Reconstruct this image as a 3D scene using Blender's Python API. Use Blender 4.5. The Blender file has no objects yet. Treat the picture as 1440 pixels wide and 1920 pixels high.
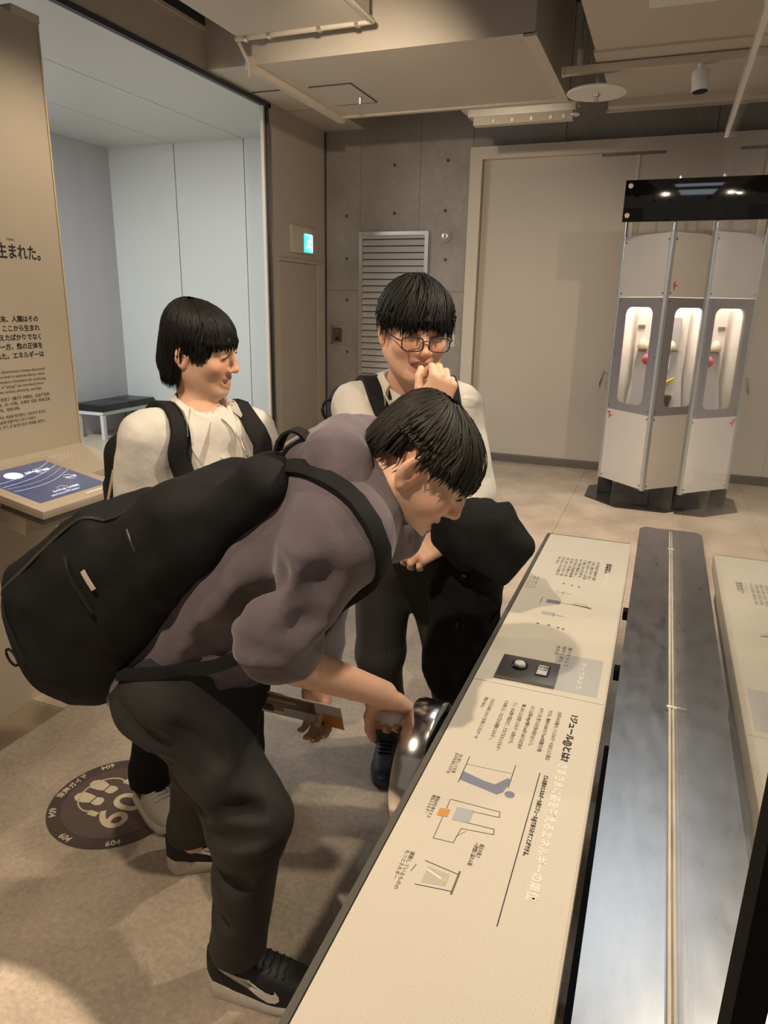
import bpy, bmesh, math, random
import numpy as np
from mathutils import Vector, Matrix, noise as mnoise

random.seed(7); np.random.seed(7)
scene = bpy.context.scene
COL = scene.collection

# ------------------------------------------------------------------ camera
CAM_H = 1.58
cam_d = bpy.data.cameras.new('camera'); cam = bpy.data.objects.new('camera', cam_d); COL.objects.link(cam)
cam_d.sensor_fit = 'VERTICAL'; cam_d.sensor_height = 24.0; cam_d.lens = 24.0 * 1318.0 / 1920.0
cam_d.clip_start = 0.02; cam_d.clip_end = 60
cam.matrix_world = Matrix(((0.93120723, -0.11961346, 0.34430468, 0.0),
                           (0.36402318, 0.25739699, -0.8951167, 0.0),
                           (0.01844502, 0.95887403, 0.28323201, CAM_H),
                           (0, 0, 0, 1)))
scene.camera = cam
# ------------------------------------------------------------------ world, exposure
world = bpy.data.worlds.new('world'); scene.world = world; world.use_nodes = True
wb = world.node_tree.nodes['Background']
wb.inputs['Color'].default_value = (1.0, 0.86, 0.70, 1); wb.inputs['Strength'].default_value = 0.16
scene.view_settings.view_transform = 'Standard'; scene.view_settings.look = 'None'
scene.view_settings.exposure = 0.25; scene.view_settings.gamma = 1.0
scene.view_settings.use_curve_mapping = False
# ------------------------------------------------------------------ lights
WARM = (1.0, 0.81, 0.60); COOL = (0.93, 0.98, 1.0)
SPOTS = []   # (position, target) of the ceiling spots: their housings are built further down
def spot(loc, target, power, size=60, blend=0.35, color=WARM, radius=0.04, housing=True):
    l = bpy.data.lights.new('spot_lamp', 'SPOT'); l.energy = power; l.color = color
    l.spot_size = math.radians(size); l.spot_blend = blend; l.shadow_soft_size = radius
    o = bpy.data.objects.new('spot_lamp', l); COL.objects.link(o); o.location = loc
    o.rotation_euler = (Vector(target) - Vector(loc)).to_track_quat('-Z', 'Y').to_euler()
    if housing: SPOTS.append((Vector(loc), Vector(target)))
    return o
def area(loc, target, power, sx, sy, color=WARM):
    l = bpy.data.lights.new('panel_lamp', 'AREA'); l.shape = 'RECTANGLE'; l.size = sx; l.size_y = sy
    l.energy = power; l.color = color
    o = bpy.data.objects.new('panel_lamp', l); COL.objects.link(o); o.location = loc
    o.rotation_euler = (Vector(target) - Vector(loc)).to_track_quat('-Z', 'Y').to_euler()
    return o
spot((0.70, 2.00, 3.00), (-0.55, 1.30, 0.7), 165, 84, 0.6, radius=0.04)        # key from beyond the desk: shades fall towards the camera and to the left
spot((-0.80, 0.00, 3.05), (-0.35, 1.35, 0.8), 140, 70, 0.6, radius=0.025)        # throws the bent head's shade on the desk
spot((-1.35, 0.05, 3.05), (-1.25, 0.30, 0.0), 430, 23, 0.04, radius=0.02)      # hard pool at the bottom left
spot((0.45, 1.0, 3.05), (-0.80, 1.9, 0.9), 35, 70, 0.6)                        # onto the two students behind
spot((-2.4, 0.3, 3.05), (-1.0, 1.7, 0.7), 42, 70, 0.6)
spot((-1.3, 2.6, 3.05), (-2.25, 2.0, 1.2), 85, 62, 0.7)                         # text wall
spot((-0.5, 3.4, 2.95), (-0.9, 6.1, 0.3), 85, 100, 0.9)                        # far floor and partition
spot((-0.75, 3.35, 2.98), (-0.50, 4.9, 0.0), 360, 66, 0.9)                       # floor in front of the booth
spot((0.9, 3.2, 2.95), (0.2, 5.9, 1.0), 110, 70, 0.9)                           # vending booth
spot((-1.5, 3.3, 2.95), (-2.9, 7.3, 1.9), 95, 80, 0.9)                         # concrete wall
area((0.1, 3.1, 3.045), (0.1, 3.1, 0.0), 5.2, 0.7, 1.05, (0.72, 0.86, 1.0))     # two dim cool luminaires over the trough
area((0.1, 4.2, 3.045), (0.1, 4.2, 0.0), 1.3, 0.7, 0.28, (0.72, 0.86, 1.0))
area((-5.3, 3.9, 3.19), (-5.3, 4.2, 0.0), 190, 1.2, 0.6, COOL)                  # side room light

# ------------------------------------------------------------------ helpers
def mat(name, col, rough=0.6, metal=0.0, noise=0.0, nscale=8.0, bump=0.0, bscale=60.0, spec=0.5, emit=None, emits=0.0,
        stretch=None, coat=0.0, attr=None, sheen=0.0, detail=4.0, alpha=None):
    m = bpy.data.materials.new(name); m.use_nodes = True
    nt = m.node_tree; b = nt.nodes['Principled BSDF']
    b.inputs['Base Color'].default_value = (*col, 1); b.inputs['Roughness'].default_value = rough
    b.inputs['Metallic'].default_value = metal; b.inputs['Specular IOR Level'].default_value = spec
    b.inputs['Coat Weight'].default_value = coat; b.inputs['Sheen Weight'].default_value = sheen
    if emit: b.inputs['Emission Color'].default_value = (*emit, 1); b.inputs['Emission Strength'].default_value = emits
    tc = nt.nodes.new('ShaderNodeTexCoord')
    src = tc.outputs['Object']
    if stretch:
        mp = nt.nodes.new('ShaderNodeMapping'); mp.inputs['Scale'].default_value = stretch
        nt.links.new(src, mp.inputs['Vector']); src = mp.outputs['Vector']
    colsock = None
    if attr:
        at = nt.nodes.new('ShaderNodeAttribute'); at.attribute_name = attr; colsock = at.outputs['Color']
    if noise > 0:
        n = nt.nodes.new('ShaderNodeTexNoise'); n.inputs['Scale'].default_value = nscale; n.inputs['Detail'].default_value = detail
        nt.links.new(src, n.inputs['Vector'])
        r = nt.nodes.new('ShaderNodeMapRange'); r.inputs[1].default_value = 0.25; r.inputs[2].default_value = 0.75
        r.inputs[3].default_value = 1 - noise; r.inputs[4].default_value = 1 + noise
        nt.links.new(n.outputs['Fac'], r.inputs[0])
        mx = nt.nodes.new('ShaderNodeVectorMath'); mx.operation = 'SCALE'
        if colsock: nt.links.new(colsock, mx.inputs[0])
        else: mx.inputs[0].default_value = col
        nt.links.new(r.outputs[0], mx.inputs['Scale']); nt.links.new(mx.outputs[0], b.inputs['Base Color'])
    elif colsock: nt.links.new(colsock, b.inputs['Base Color'])
    if bump > 0:
        n2 = nt.nodes.new('ShaderNodeTexNoise'); n2.inputs['Scale'].default_value = bscale; n2.inputs['Detail'].default_value = 5
        nt.links.new(src, n2.inputs['Vector'])
        bp = nt.nodes.new('ShaderNodeBump'); bp.inputs['Strength'].default_value = bump; bp.inputs['Distance'].default_value = 0.01
        nt.links.new(n2.outputs['Fac'], bp.inputs['Height']); nt.links.new(bp.outputs[0], b.inputs['Normal'])
    return m

def tag(o, label=None, cat=None, group=None, kind=None):
    if label: o['label'] = label
    if cat: o['category'] = cat
    if group: o['group'] = group
    if kind: o['kind'] = kind
    return o
def empty(name, loc=(0, 0, 0), label=None, cat=None, group=None):
    o = bpy.data.objects.new(name, None); COL.objects.link(o); o.location = loc; o.empty_display_size = 0.1
    return tag(o, label, cat, group)
def link(name, me, m=None, parent=None, smooth=False):
    if m is not None and not me.materials: me.materials.append(m)
    o = bpy.data.objects.new(name, me); COL.objects.link(o)
    if parent is not None:
        o.parent = parent
        # children are given in world coordinates: cancel the parent's offset
        w = world_of(parent); o.matrix_parent_inverse = w.inverted()
    if smooth:
        me.polygons.foreach_set('use_smooth', [True] * len(me.polygons))
    return o
def world_of(o):
    M = o.matrix_basis.copy()
    if o.parent: M = world_of(o.parent) @ o.matrix_parent_inverse @ M
    return M
class MB:
    """collects shapes (world coordinates) for ONE mesh"""
    def __init__(s): s.bm = bmesh.new()
    def box(s, lo, hi, rot=None, bev=0.0):
        lo = Vector(lo); hi = Vector(hi); c = (lo + hi) / 2; d = hi - lo
        t = bmesh.new(); bmesh.ops.create_cube(t, size=1.0); bmesh.ops.scale(t, vec=d, verts=t.verts)
        if bev > 0: bmesh.ops.bevel(t, geom=list(t.edges), offset=bev, segments=2, affect='EDGES', profile=0.6)
        return s._merge(t, c, rot)
    def obox(s, c, dims, R, bev=0.0):
        t = bmesh.new(); bmesh.ops.create_cube(t, size=1.0); bmesh.ops.scale(t, vec=Vector(dims), verts=t.verts)
        if bev > 0: bmesh.ops.bevel(t, geom=list(t.edges), offset=bev, segments=2, affect='EDGES', profile=0.6)
        return s._merge(t, Vector(c), R)
    def _merge(s, t, c, rot):
        M = Matrix.Translation(c) @ (rot.to_4x4() if rot is not None else Matrix.Identity(4))
        t.transform(M)
        me = bpy.data.meshes.new('tmp'); t.to_mesh(me); t.free(); s.bm.from_mesh(me); bpy.data.meshes.remove(me); return s
    def cyl(s, a, b, r, r2=None, seg=24, cap=True):
        a = Vector(a); b = Vector(b); r2 = r if r2 is None else r2
        ax = b - a; q = ax.to_track_quat('Z', 'Y')
        t = bmesh.new(); bmesh.ops.create_cone(t, cap_ends=cap, segments=seg, radius1=r, radius2=r2, depth=ax.length)
        return s._merge(t, (a + b) / 2, q.to_matrix())
    def tube(s, pts, r, seg=8, closed=False):
        pts = [Vector(p) for p in pts]; n = len(pts); rings = []
        rr = r if isinstance(r, (list, tuple)) else [r] * n
        up = Vector((0, 0, 1))
        for i, p in enumerate(pts):
            a = pts[(i - 1) % n] if (closed or i > 0) else p; b = pts[(i + 1) % n] if (closed or i < n - 1) else p
            d = (b - a).normalized()
            u = d.cross(up)
            if u.length < 1e-3: u = d.cross(Vector((1, 0, 0)))
            u.normalize(); v = u.cross(d)
            rings.append([s.bm.verts.new(p + (u * math.cos(t) + v * math.sin(t)) * rr[i]) for t in [2 * math.pi * k / seg for k in range(seg)]])
        m = n if closed else n - 1
        for i in range(m):
            A, B = rings[i], rings[(i + 1) % n]
            for k in range(seg): s.bm.faces.new((A[k], A[(k + 1) % seg], B[(k + 1) % seg], B[k]))
        if not closed:
            s.bm.faces.new(list(reversed(rings[0]))); s.bm.faces.new(rings[-1])
        return s
    def prism(s, poly, vec):
        """extrude a planar polygon (3D points) by vec"""
        vec = Vector(vec); a = [s.bm.verts.new(Vector(p)) for p in poly]; b = [s.bm.verts.new(Vector(p) + vec) for p in poly]
        n = len(a)
        s.bm.faces.new(list(reversed(a))); s.bm.faces.new(b)
        for i in range(n): s.bm.faces.new((a[i], a[(i + 1) % n], b[(i + 1) % n], b[i]))
        return s
    def ribbon(s, pts, sides, width, thick):
        """flat strap: pts path, sides unit vectors across, thickness along the normal"""
        pts = [Vector(p) for p in pts]; n = len(pts); rows = []
        ww = width if isinstance(width, (list, tuple)) else [width] * n
        for i, p in enumerate(pts):
            d = (pts[min(i + 1, n - 1)] - pts[max(i - 1, 0)]).normalized()
            sd = Vector(sides[i] if isinstance(sides, list) else sides); sd = (sd - d * sd.dot(d)).normalized(); nn = d.cross(sd).normalized()
            w = ww[i] / 2
            rows.append([s.bm.verts.new(p + sd * a * w + nn * b * thick / 2) for a, b in ((-1, -1), (-.9, -1.15), (.9, -1.15), (1, -1), (1, 1), (.9, 1.15), (-.9, 1.15), (-1, 1))])
        for i in range(n - 1):
            A, B = rows[i], rows[i + 1]; k = len(A)
            for j in range(k): s.bm.faces.new((A[j], A[(j + 1) % k], B[(j + 1) % k], B[j]))
        s.bm.faces.new(list(reversed(rows[0]))); s.bm.faces.new(rows[-1])
        return s
    def lathe(s, prof, c, axis=(0, 0, 1), seg=24):
        c = Vector(c); q = Vector(axis).to_track_quat('Z', 'Y'); rings = []
        for r, z in prof:
            rings.append([s.bm.verts.new(c + q @ Vector((r * math.cos(2 * math.pi * k / seg), r * math.sin(2 * math.pi * k / seg), z))) for k in range(seg)])
        for A, B in zip(rings, rings[1:]):
            for k in range(seg): s.bm.faces.new((A[k], A[(k + 1) % seg], B[(k + 1) % seg], B[k]))
        s.bm.faces.new(list(reversed(rings[0]))); s.bm.faces.new(rings[-1])
        return s
    def build(s, name, m, parent=None, smooth=False, kind=None):
        bmesh.ops.recalc_face_normals(s.bm, faces=s.bm.faces)
        me = bpy.data.meshes.new(name); s.bm.to_mesh(me); s.bm.free()
        o = link(name, me, m, parent, smooth)
        if kind: o['kind'] = kind
        if smooth:
            try: me.set_sharp_from_angle(angle=math.radians(40))
            except Exception: pass
        return o
def box(name, lo, hi, m, parent=None, bev=0.0, kind=None):
    return MB().box(lo, hi, bev=bev).build(name, m, parent, smooth=bev > 0, kind=kind)
def shared(name, proto, M, parent):
    o = bpy.data.objects.new(name, proto.data); COL.objects.link(o); o.parent = parent
    o.matrix_parent_inverse = world_of(parent).inverted(); o.matrix_basis = M
    return o
def text_mesh(name, body, m, parent, origin, xdir, ydir, size, align='LEFT', extrude=0.0003, bold=0.0, space=1.0, width=None, res=2):
    """flat lettering as real thin geometry: origin at the base line, xdir along the line, ydir letter-up"""
    c = bpy.data.curves.new(name, 'FONT'); c.body = body; c.size = size; c.extrude = extrude; c.align_x = align
    c.offset = bold; c.space_line = space; c.resolution_u = res
    t = bpy.data.objects.new(name, c); COL.objects.link(t)
    bpy.context.view_layer.update()
    dg = bpy.context.evaluated_depsgraph_get()
    me = bpy.data.meshes.new_from_object(t.evaluated_get(dg))
    bpy.data.objects.remove(t); bpy.data.curves.remove(c)
    if width and len(me.vertices):
        xs = [v.co.x for v in me.vertices]; w = max(xs) - min(xs); f = width / max(w, 1e-6)
        for v in me.vertices: v.co.x *= f
    X = Vector(xdir).normalized(); Y = Vector(ydir).normalized(); Z = X.cross(Y)
    R = Matrix((X, Y, Z)).transposed().to_4x4()
    me.transform(Matrix.Translation(Vector(origin)) @ R)
    me.materials.clear()
    return link(name, me, m, parent)
# ================================================================== materials
def concrete(name, c1, c2, rough=0.55, scale=1.2, bump=0.08, fine=40, spec=0.4, fineamp=0.25):
    m = bpy.data.materials.new(name); m.use_nodes = True; nt = m.node_tree; b = nt.nodes['Principled BSDF']
    tc = nt.nodes.new('ShaderNodeTexCoord')
    n1 = nt.nodes.new('ShaderNodeTexNoise'); n1.inputs['Scale'].default_value = scale; n1.inputs['Detail'].default_value = 6; n1.inputs['Roughness'].default_value = 0.6
    n2 = nt.nodes.new('ShaderNodeTexNoise'); n2.inputs['Scale'].default_value = fine; n2.inputs['Detail'].default_value = 5; n2.inputs['Roughness'].default_value = 0.7
    for n in (n1, n2): nt.links.new(tc.outputs['Object'], n.inputs['Vector'])
    r = nt.nodes.new('ShaderNodeValToRGB'); r.color_ramp.elements[0].position = 0.3; r.color_ramp.elements[1].position = 0.72
    r.color_ramp.elements[0].color = (*c1, 1); r.color_ramp.elements[1].color = (*c2, 1)
    nt.links.new(n1.outputs['Fac'], r.inputs['Fac'])
    mr = nt.nodes.new('ShaderNodeMapRange'); mr.inputs[1].default_value = 0.3; mr.inputs[2].default_value = 0.7; mr.inputs[3].default_value = 1 - fineamp; mr.inputs[4].default_value = 1 + fineamp
    nt.links.new(n2.outputs['Fac'], mr.inputs[0])
    mx = nt.nodes.new('ShaderNodeVectorMath'); mx.operation = 'SCALE'
    nt.links.new(r.outputs['Color'], mx.inputs[0]); nt.links.new(mr.outputs[0], mx.inputs['Scale']); nt.links.new(mx.outputs[0], b.inputs['Base Color'])
    b.inputs['Roughness'].default_value = rough; b.inputs['Specular IOR Level'].default_value = spec
    bp = nt.nodes.new('ShaderNodeBump'); bp.inputs['Strength'].default_value = bump; bp.inputs['Distance'].default_value = 0.01
    nt.links.new(n2.outputs['Fac'], bp.inputs['Height']); nt.links.new(bp.outputs[0], b.inputs['Normal'])
    return m
M_floor = concrete('floor_concrete', (0.33, 0.27, 0.215), (0.52, 0.435, 0.35), rough=0.42, scale=3.2, bump=0.30, fine=60, fineamp=0.20)
M_floor2 = concrete('floor_concrete_warm', (0.36, 0.27, 0.18), (0.43, 0.34, 0.24), rough=0.35, scale=1.1, bump=0.12, fine=40, fineamp=0.08)
M_floor3 = concrete('floor_concrete_far', (0.44, 0.36, 0.275), (0.50, 0.42, 0.33), rough=0.38, scale=0.9, bump=0.1, fine=40, fineamp=0.08)
M_conc = concrete('wall_concrete', (0.27, 0.245, 0.215), (0.38, 0.345, 0.305), rough=0.7, scale=2.0, bump=0.05, fine=30, fineamp=0.10)
M_beige = mat('beige_paint', (0.50, 0.44, 0.365), 0.55, noise=0.03, nscale=2)
M_ceil = mat('ceiling_paint', (0.56, 0.50, 0.42), 0.6, noise=0.03, nscale=2)
M_trim = mat('trim_paint', (0.60, 0.53, 0.44), 0.45)
M_part = mat('partition_laminate', (0.52, 0.46, 0.385), 0.5, noise=0.03, nscale=1.5)
M_darkc = mat('dark_void_paint', (0.02, 0.02, 0.022), 0.9)
M_slot = mat('slot_dark_metal', (0.06, 0.065, 0.075), 0.5, metal=0.3)
M_cool = mat('cool_white_laminate', (0.62, 0.64, 0.62), 0.38, noise=0.02, nscale=1.0)
M_grey = mat('grey_wall_paint', (0.50, 0.50, 0.52), 0.5, noise=0.05, nscale=1.5, stretch=(1, 3, 0.15))
M_black = mat('black_paint', (0.012, 0.012, 0.013), 0.45)
M_gloss = mat('black_gloss_acrylic', (0.004, 0.004, 0.005), 0.06, coat=0.3)
M_steel = mat('brushed_steel', (0.55, 0.53, 0.50), 0.28, metal=1.0, noise=0.08, nscale=25, stretch=(1, 0.05, 1))
M_chrome = mat('polished_steel', (0.66, 0.64, 0.62), 0.17, metal=1.0)
M_alu = mat('aluminium', (0.62, 0.60, 0.56), 0.35, metal=0.9)
M_base = mat('baseboard_metal', (0.16, 0.14, 0.12), 0.4, metal=0.4)
M_white = mat('white_plastic', (0.78, 0.76, 0.72), 0.35)
M_hole = mat('tie_hole_shadow', (0.09, 0.08, 0.07), 0.9)
M_print = mat('print_black', (0.02, 0.017, 0.015), 0.6)
M_printg = mat('print_grey', (0.16, 0.13, 0.11), 0.6)
M_printw = mat('print_white', (0.86, 0.82, 0.74), 0.55)
M_printb = mat('print_blue_grey', (0.22, 0.23, 0.32), 0.6)
M_printl = mat('print_pale_blue', (0.42, 0.43, 0.46), 0.6)
M_printo = mat('print_orange', (0.62, 0.28, 0.09), 0.6)
M_printy = mat('print_pale_yellow', (0.62, 0.50, 0.30), 0.6)
M_red = mat('red_print', (0.55, 0.05, 0.03), 0.5)

# ================================================================== the room
WX, WY = -3.60, 7.42        # left wall plane, back wall plane
floor = box('floor', (-8.5, -2.5, -0.30), (4.5, 9.0, -0.02), M_base, kind='structure')
for nm, lo, hi, m in (('floor_slab', (-2.075, -2.5, -0.02), (4.5, 3.9, 0.0), M_floor),
                      ('floor_slab', (-8.5, -2.5, -0.02), (-2.078, 1.853, 0.0), M_floor2),
                      ('floor_slab', (-8.5, 1.856, -0.02), (-2.078, 3.9, 0.0), M_floor3),
                      ('floor_slab', (-2.075, 3.902, -0.02), (-0.605, 9.0, 0.0), M_floor),
                      ('floor_slab', (-0.603, 3.902, -0.02), (4.5, 9.0, 0.0), M_floor),
                      ('floor_slab', (-8.5, 3.902, -0.02), (-2.078, 9.0, 0.0), M_floor3)):
    box(nm, lo, hi, m, floor)

# back wall: concrete backing with cast panels, tie holes; concrete runs on above the partition
wall_back = box('wall_back', (-8.5, WY + 0.03, 0.0), (4.5, WY + 0.25, 4.2), M_conc, kind='structure')
cx = [WX, -3.19, -2.53, -1.985]
zz = [0.0, 1.72, 4.2]
for i in range(3):
    for j in range(2):
        box('concrete_panel', (cx[i] + 0.0015, WY, zz[j] + 0.0015), (cx[i + 1] - 0.0015, WY + 0.035, zz[j + 1] - 0.0015), M_conc, wall_back)
for a, b in ((-1.985, -1.10), (-1.10, 0.2), (0.2, 1.5), (1.5, 4.5)):
    box('concrete_panel', (a + 0.003, WY, 3.06), (b - 0.003, WY + 0.035, 4.2), M_conc, wall_back)
hole = None
for hx, hz in ((-3.348, 2.481), (-3.345, 2.05), (-3.34, 1.62), (-3.335, 1.06), (-2.80, 2.494), (-2.81, 2.952), (-2.249, 2.506), (-2.227, 2.035), (-2.24, 2.97), (-2.23, 1.55)):
    M = Matrix.Translation((hx, WY - 0.001, hz))
    if hole is None:
        hole = MB().lathe([(0.016, 0), (0.016, 0.004), (0.011, 0.004), (0.009, 0.001)], (0, 0, 0), (0, -1, 0), 12).build('tie_hole', M_hole, wall_back); hole.matrix_basis = M
        hole.matrix_parent_inverse = Matrix.Identity(4)
    else: shared('tie_hole', hole, M, wall_back)
# left wall: solid stretch between the side-room opening and the corner, lintel above the opening
wall_left = MB().box((WX - 0.03, 6.27, 0.0), (WX, WY, 4.2)).build('wall_left', M_beige, kind='structure')
wall_lintel = MB().box((WX - 0.22, -2.5, 3.30), (WX, 6.27, 4.2)).build('wall_lintel', M_ceil, kind='structure')
box('lintel_slot', (WX - 0.005, 4.2, 3.60), (WX + 0.012, 5.85, 3.76), M_slot, wall_lintel)
box('slot_frame', (WX - 0.005, 4.2, 3.575), (WX + 0.02, 5.86, 3.60), M_trim, wall_lintel)
box('slot_blade', (WX, 4.2, 3.665), (WX + 0.02, 5.83, 3.672), M_base, wall_lintel)
trim = MB().box((WX - 0.03, -2.5, 3.262), (WX + 0.012, 6.27, 3.298)).build('trim_1', M_slot, kind='structure')
# jamb of the opening: pale edge, black gap, bright metal edge
jamb = empty('trim_2', (WX, 6.2, 0)); jamb['kind'] = 'structure'
box('jamb_liner', (WX - 0.03, 6.150, 0.0), (WX + 0.002, 6.175, 3.262), M_trim, jamb)
box('jamb_gap', (WX - 0.03, 6.175, 0.0), (WX - 0.012, 6.235, 3.262), M_black, jamb)
box('jamb_edge', (WX - 0.03, 6.235, 0.0), (WX + 0.012, 6.268, 3.30), M_alu, jamb)
# door in the left wall
door = empty('door_1', (WX, 6.78, 0)); door['kind'] = 'structure'
box('door_leaf', (WX - 0.02, 6.385, 0.005), (WX + 0.006, 7.17, 1.965), mat('door_paint', (0.45, 0.395, 0.325), 0.5, noise=0.02), door)
box('door_frame', (WX - 0.02, 7.18, 0.0), (WX + 0.022, 7.33, 1.975), M_beige, door)
box('door_head', (WX - 0.02, 6.36, 1.975), (WX + 0.026, 7.34, 1.995), M_beige, door)
box('door_gap', (WX - 0.001, 7.168, 0.0), (WX + 0.003, 7.182, 1.965), M_black, door)
box('corner_seal', (WX - 0.001, WY - 0.02, 0.0), (WX + 0.012, WY, 3.30), M_slot, door)
# exit sign
ex = empty('exit_sign', (WX, 6.86, 2.19), 'recessed emergency exit sign with lit cyan running figure panel', 'sign')
box('housing', (WX, 6.605, 2.066), (WX + 0.025, 7.125, 2.322), M_trim, ex, bev=0.004)
box('lit_panel', (WX + 0.025, 6.868, 2.082), (WX + 0.031, 7.045, 2.259), mat('exit_glow', (0.05, 0.55, 0.6), 0.4, emit=(0.05, 0.75, 0.85), emits=1.6), ex)
mw = mat('exit_white', (0.9, 0.9, 0.9), 0.4, emit=(0.8, 1, 1), emits=2.2)
fg = MB(); fx = WX + 0.033
fg.lathe([(0.001, -.003), (.013, -.003), (.013, .003), (.001, .003)], (fx, 6.975, 2.222), (1, 0, 0), 12)
def limb(a, b, w=.018):
    a = Vector((fx, *a)); b = Vector((fx, *b)); d = (b - a).normalized(); n = Vector((0, -d.z, d.y)) * w / 2
    fg.prism([a + n, a - n, b - n, b + n], (0.003, 0, 0))
limb((6.967, 2.208), (6.952, 2.160), .026); limb((6.955, 2.165), (6.985, 2.135)); limb((6.985, 2.135), (6.975, 2.100)); limb((6.952, 2.163), (6.925, 2.13)); limb((6.925, 2.13), (6.895, 2.125), .014)
limb((6.967, 2.205), (6.935, 2.19), .013); limb((6.935, 2.19), (6.925, 2.165), .012); limb((6.967, 2.205), (6.995, 2.18), .013); limb((6.995, 2.18), (7.015, 2.19), .012)
limb((7.03, 2.09), (7.03, 2.25), .012); limb((6.885, 2.25), (7.03, 2.25), .008)
fg.build('running_figure', mw, ex)

# ceiling: dark slab high up, hung bulkheads and panels below it
ceiling = box('ceiling', (-8.5, -2.5, 4.2), (4.5, 9.0, 4.4), M_darkc, kind='structure')
sof = MB().box((WX, 5.3, 3.31), (-3.15, WY, 4.2)).build('ceiling_soffit', M_ceil, kind='structure')
box('access_hatch', (WX + 0.03, 5.95, 3.304), (-3.25, 6.55, 3.312), M_trim, sof)
box('hatch_slot', (WX + 0.02, 5.93, 3.307), (-3.235, 6.57, 3.3115), M_slot, sof)
duct = empty('ceiling_bulkhead', (-1.85, 5.4, 3.1)); duct['kind'] = 'structure'
box('bulkhead_body', (-2.80, 4.66, 3.10), (-0.915, 6.10, 4.2), M_ceil, duct)
box('edge_strip', (-0.985, 4.66, 3.085), (-0.905, 6.105, 3.105), M_trim, duct)
box('edge_strip', (-2.83, 4.62, 3.06), (-2.78, 6.12, 3.14), M_trim, duct)
box('bulkhead_lip', (-2.80, 6.06, 3.088), (-0.91, 6.105, 3.106), M_trim, duct)
box('access_hatch', (-2.66, 5.22, 3.094), (-2.33, 5.72, 3.101), M_ceil, duct)
for a, b in (((-2.665, 5.215, 3.0975), (-2.325, 5.220, 3.101)), ((-2.33, 5.22, 3.0975), (-2.325, 5.73, 3.101)), ((-2.665, 5.72, 3.0975), (-2.325, 5.726, 3.101))):
    box('hatch_seam', (a[0], a[1], 3.092), (b[0], b[1], 3.101), M_slot, duct)
MB().cyl((-2.40, 5.56, 3.09), (-2.40, 5.56, 3.045), 0.018, 0.012).build('hatch_latch', M_alu, duct, smooth=True)
d2 = empty('ceiling_panel_near', (-2.3, 3.2, 3.2)); d2['kind'] = 'structure'
box('panel_body', (-2.78, 2.2, 3.20), (-1.87, 4.46, 4.2), M_ceil, d2)
MB().tube([(-2.80, 4.47, 3.195), (-2.35, 4.47, 3.195), (-1.855, 4.47, 3.195), (-1.855, 3.6, 3.195), (-1.855, 2.3, 3.195)], 0.018, 8).build('conduit', M_trim, d2, smooth=True)
for x in (-2.72, -2.55, -2.2, -1.95): MB().cyl((x - .012, 4.47, 3.195), (x + .012, 4.47, 3.195), 0.026, seg=12).build('conduit_clip', M_alu, d2, smooth=True)
MB().tube([(-2.80, 4.50, 3.19), (-2.80, 4.62, 3.10), (-2.80, 4.62, 3.02)], 0.012, 6).build('conduit_drop', M_trim, d2, smooth=True)
# hung panels on the right
r1 = empty('ceiling_panel_right', (0.5, 4, 3.1)); r1['kind'] = 'structure'
box('panel_body', (-0.62, 2.2, 3.11), (3.5, 5.28, 3.26), M_ceil, r1)
box('panel_lip', (-0.63, 5.10, 3.095), (3.5, 5.29, 3.115), M_trim, r1)
r2 = empty('ceiling_panel_far', (0.5, 6, 3.1)); r2['kind'] = 'structure'
box('panel_body', (-0.62, 5.50, 3.14), (3.5, 6.46, 3.30), M_ceil, r2)
box('panel_lip', (-0.64, 6.36, 3.09), (3.5, 6.48, 3.15), M_trim, r2)
box('panel_rail', (-0.66, 6.46, 3.075), (3.5, 6.49, 3.10), M_alu, r2)
# light track with a white spot head
tr = empty('light_track', (-0.2, 5.3, 3.05), 'beige lighting track hung on rods below the ceiling panels', 'light track')
box('rail', (-0.83, 5.275, 3.04), (3.0, 5.325, 3.085), M_trim, tr)
box('end_cap', (-0.845, 5.272, 3.037), (-0.83, 5.328, 3.088), M_printy, tr)
for x, y in ((-0.735, 5.30), (-0.70, 5.30), (-0.665, 5.30)):
    MB().cyl((x, y, 3.085), (x, y, 4.2), 0.006, seg=8).build('hanger_rod', M_alu, tr, smooth=True)
MB().cyl((-0.735, 5.30, 3.085), (-0.735, 5.30, 3.18), 0.022, seg=12).build('hanger_clamp', M_trim, tr, smooth=True)
sp = empty('track_spotlight', (0, 5.3, 3.04), 'white cylindrical spotlight head hanging from the beige track', 'spotlight')
MB().cyl((0.0, 5.30, 3.04), (0.0, 5.30, 2.995), 0.02, seg=16).build('mount', M_white, sp, smooth=True)
MB().lathe([(0.052, 0), (0.052, 0.10), (0.046, 0.115), (0.03, 0.118)], (0.012, 5.30, 2.885), (-0.1, 0.05, 1), 20).build('head', M_white, sp, smooth=True)
MB().lathe([(0.046, 0), (0.046, 0.004)], (0.0125, 5.30, 2.8825), (-0.1, 0.05, 1), 20).build('lens', M_darkc, sp, smooth=True)
# round ceiling disc with nozzle
dc = empty('ceiling_disc', (-0.63, 5.42, 2.96), 'round white disc with a small nozzle hung under the ceiling', 'ceiling disc')
MB().lathe([(0.19, 0), (0.196, 0.006), (0.19, 0.016), (0.02, 0.02)], (-0.63, 5.45, 2.955), (0, 0, 1), 40).build('disc', M_white, dc, smooth=True)
MB().cyl((-0.63, 5.45, 2.97), (-0.63, 5.45, 4.2), 0.012, seg=10).build('stem', M_alu, dc, smooth=True)
MB().lathe([(0.026, 0), (0.024, -0.012), (0.012, -0.02), (0.012, -0.032), (0.02, -0.036), (0.02, -0.040)], (-0.63, 5.45, 2.955), (0, 0, 1), 16).build('nozzle', M_alu, dc, smooth=True)
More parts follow.
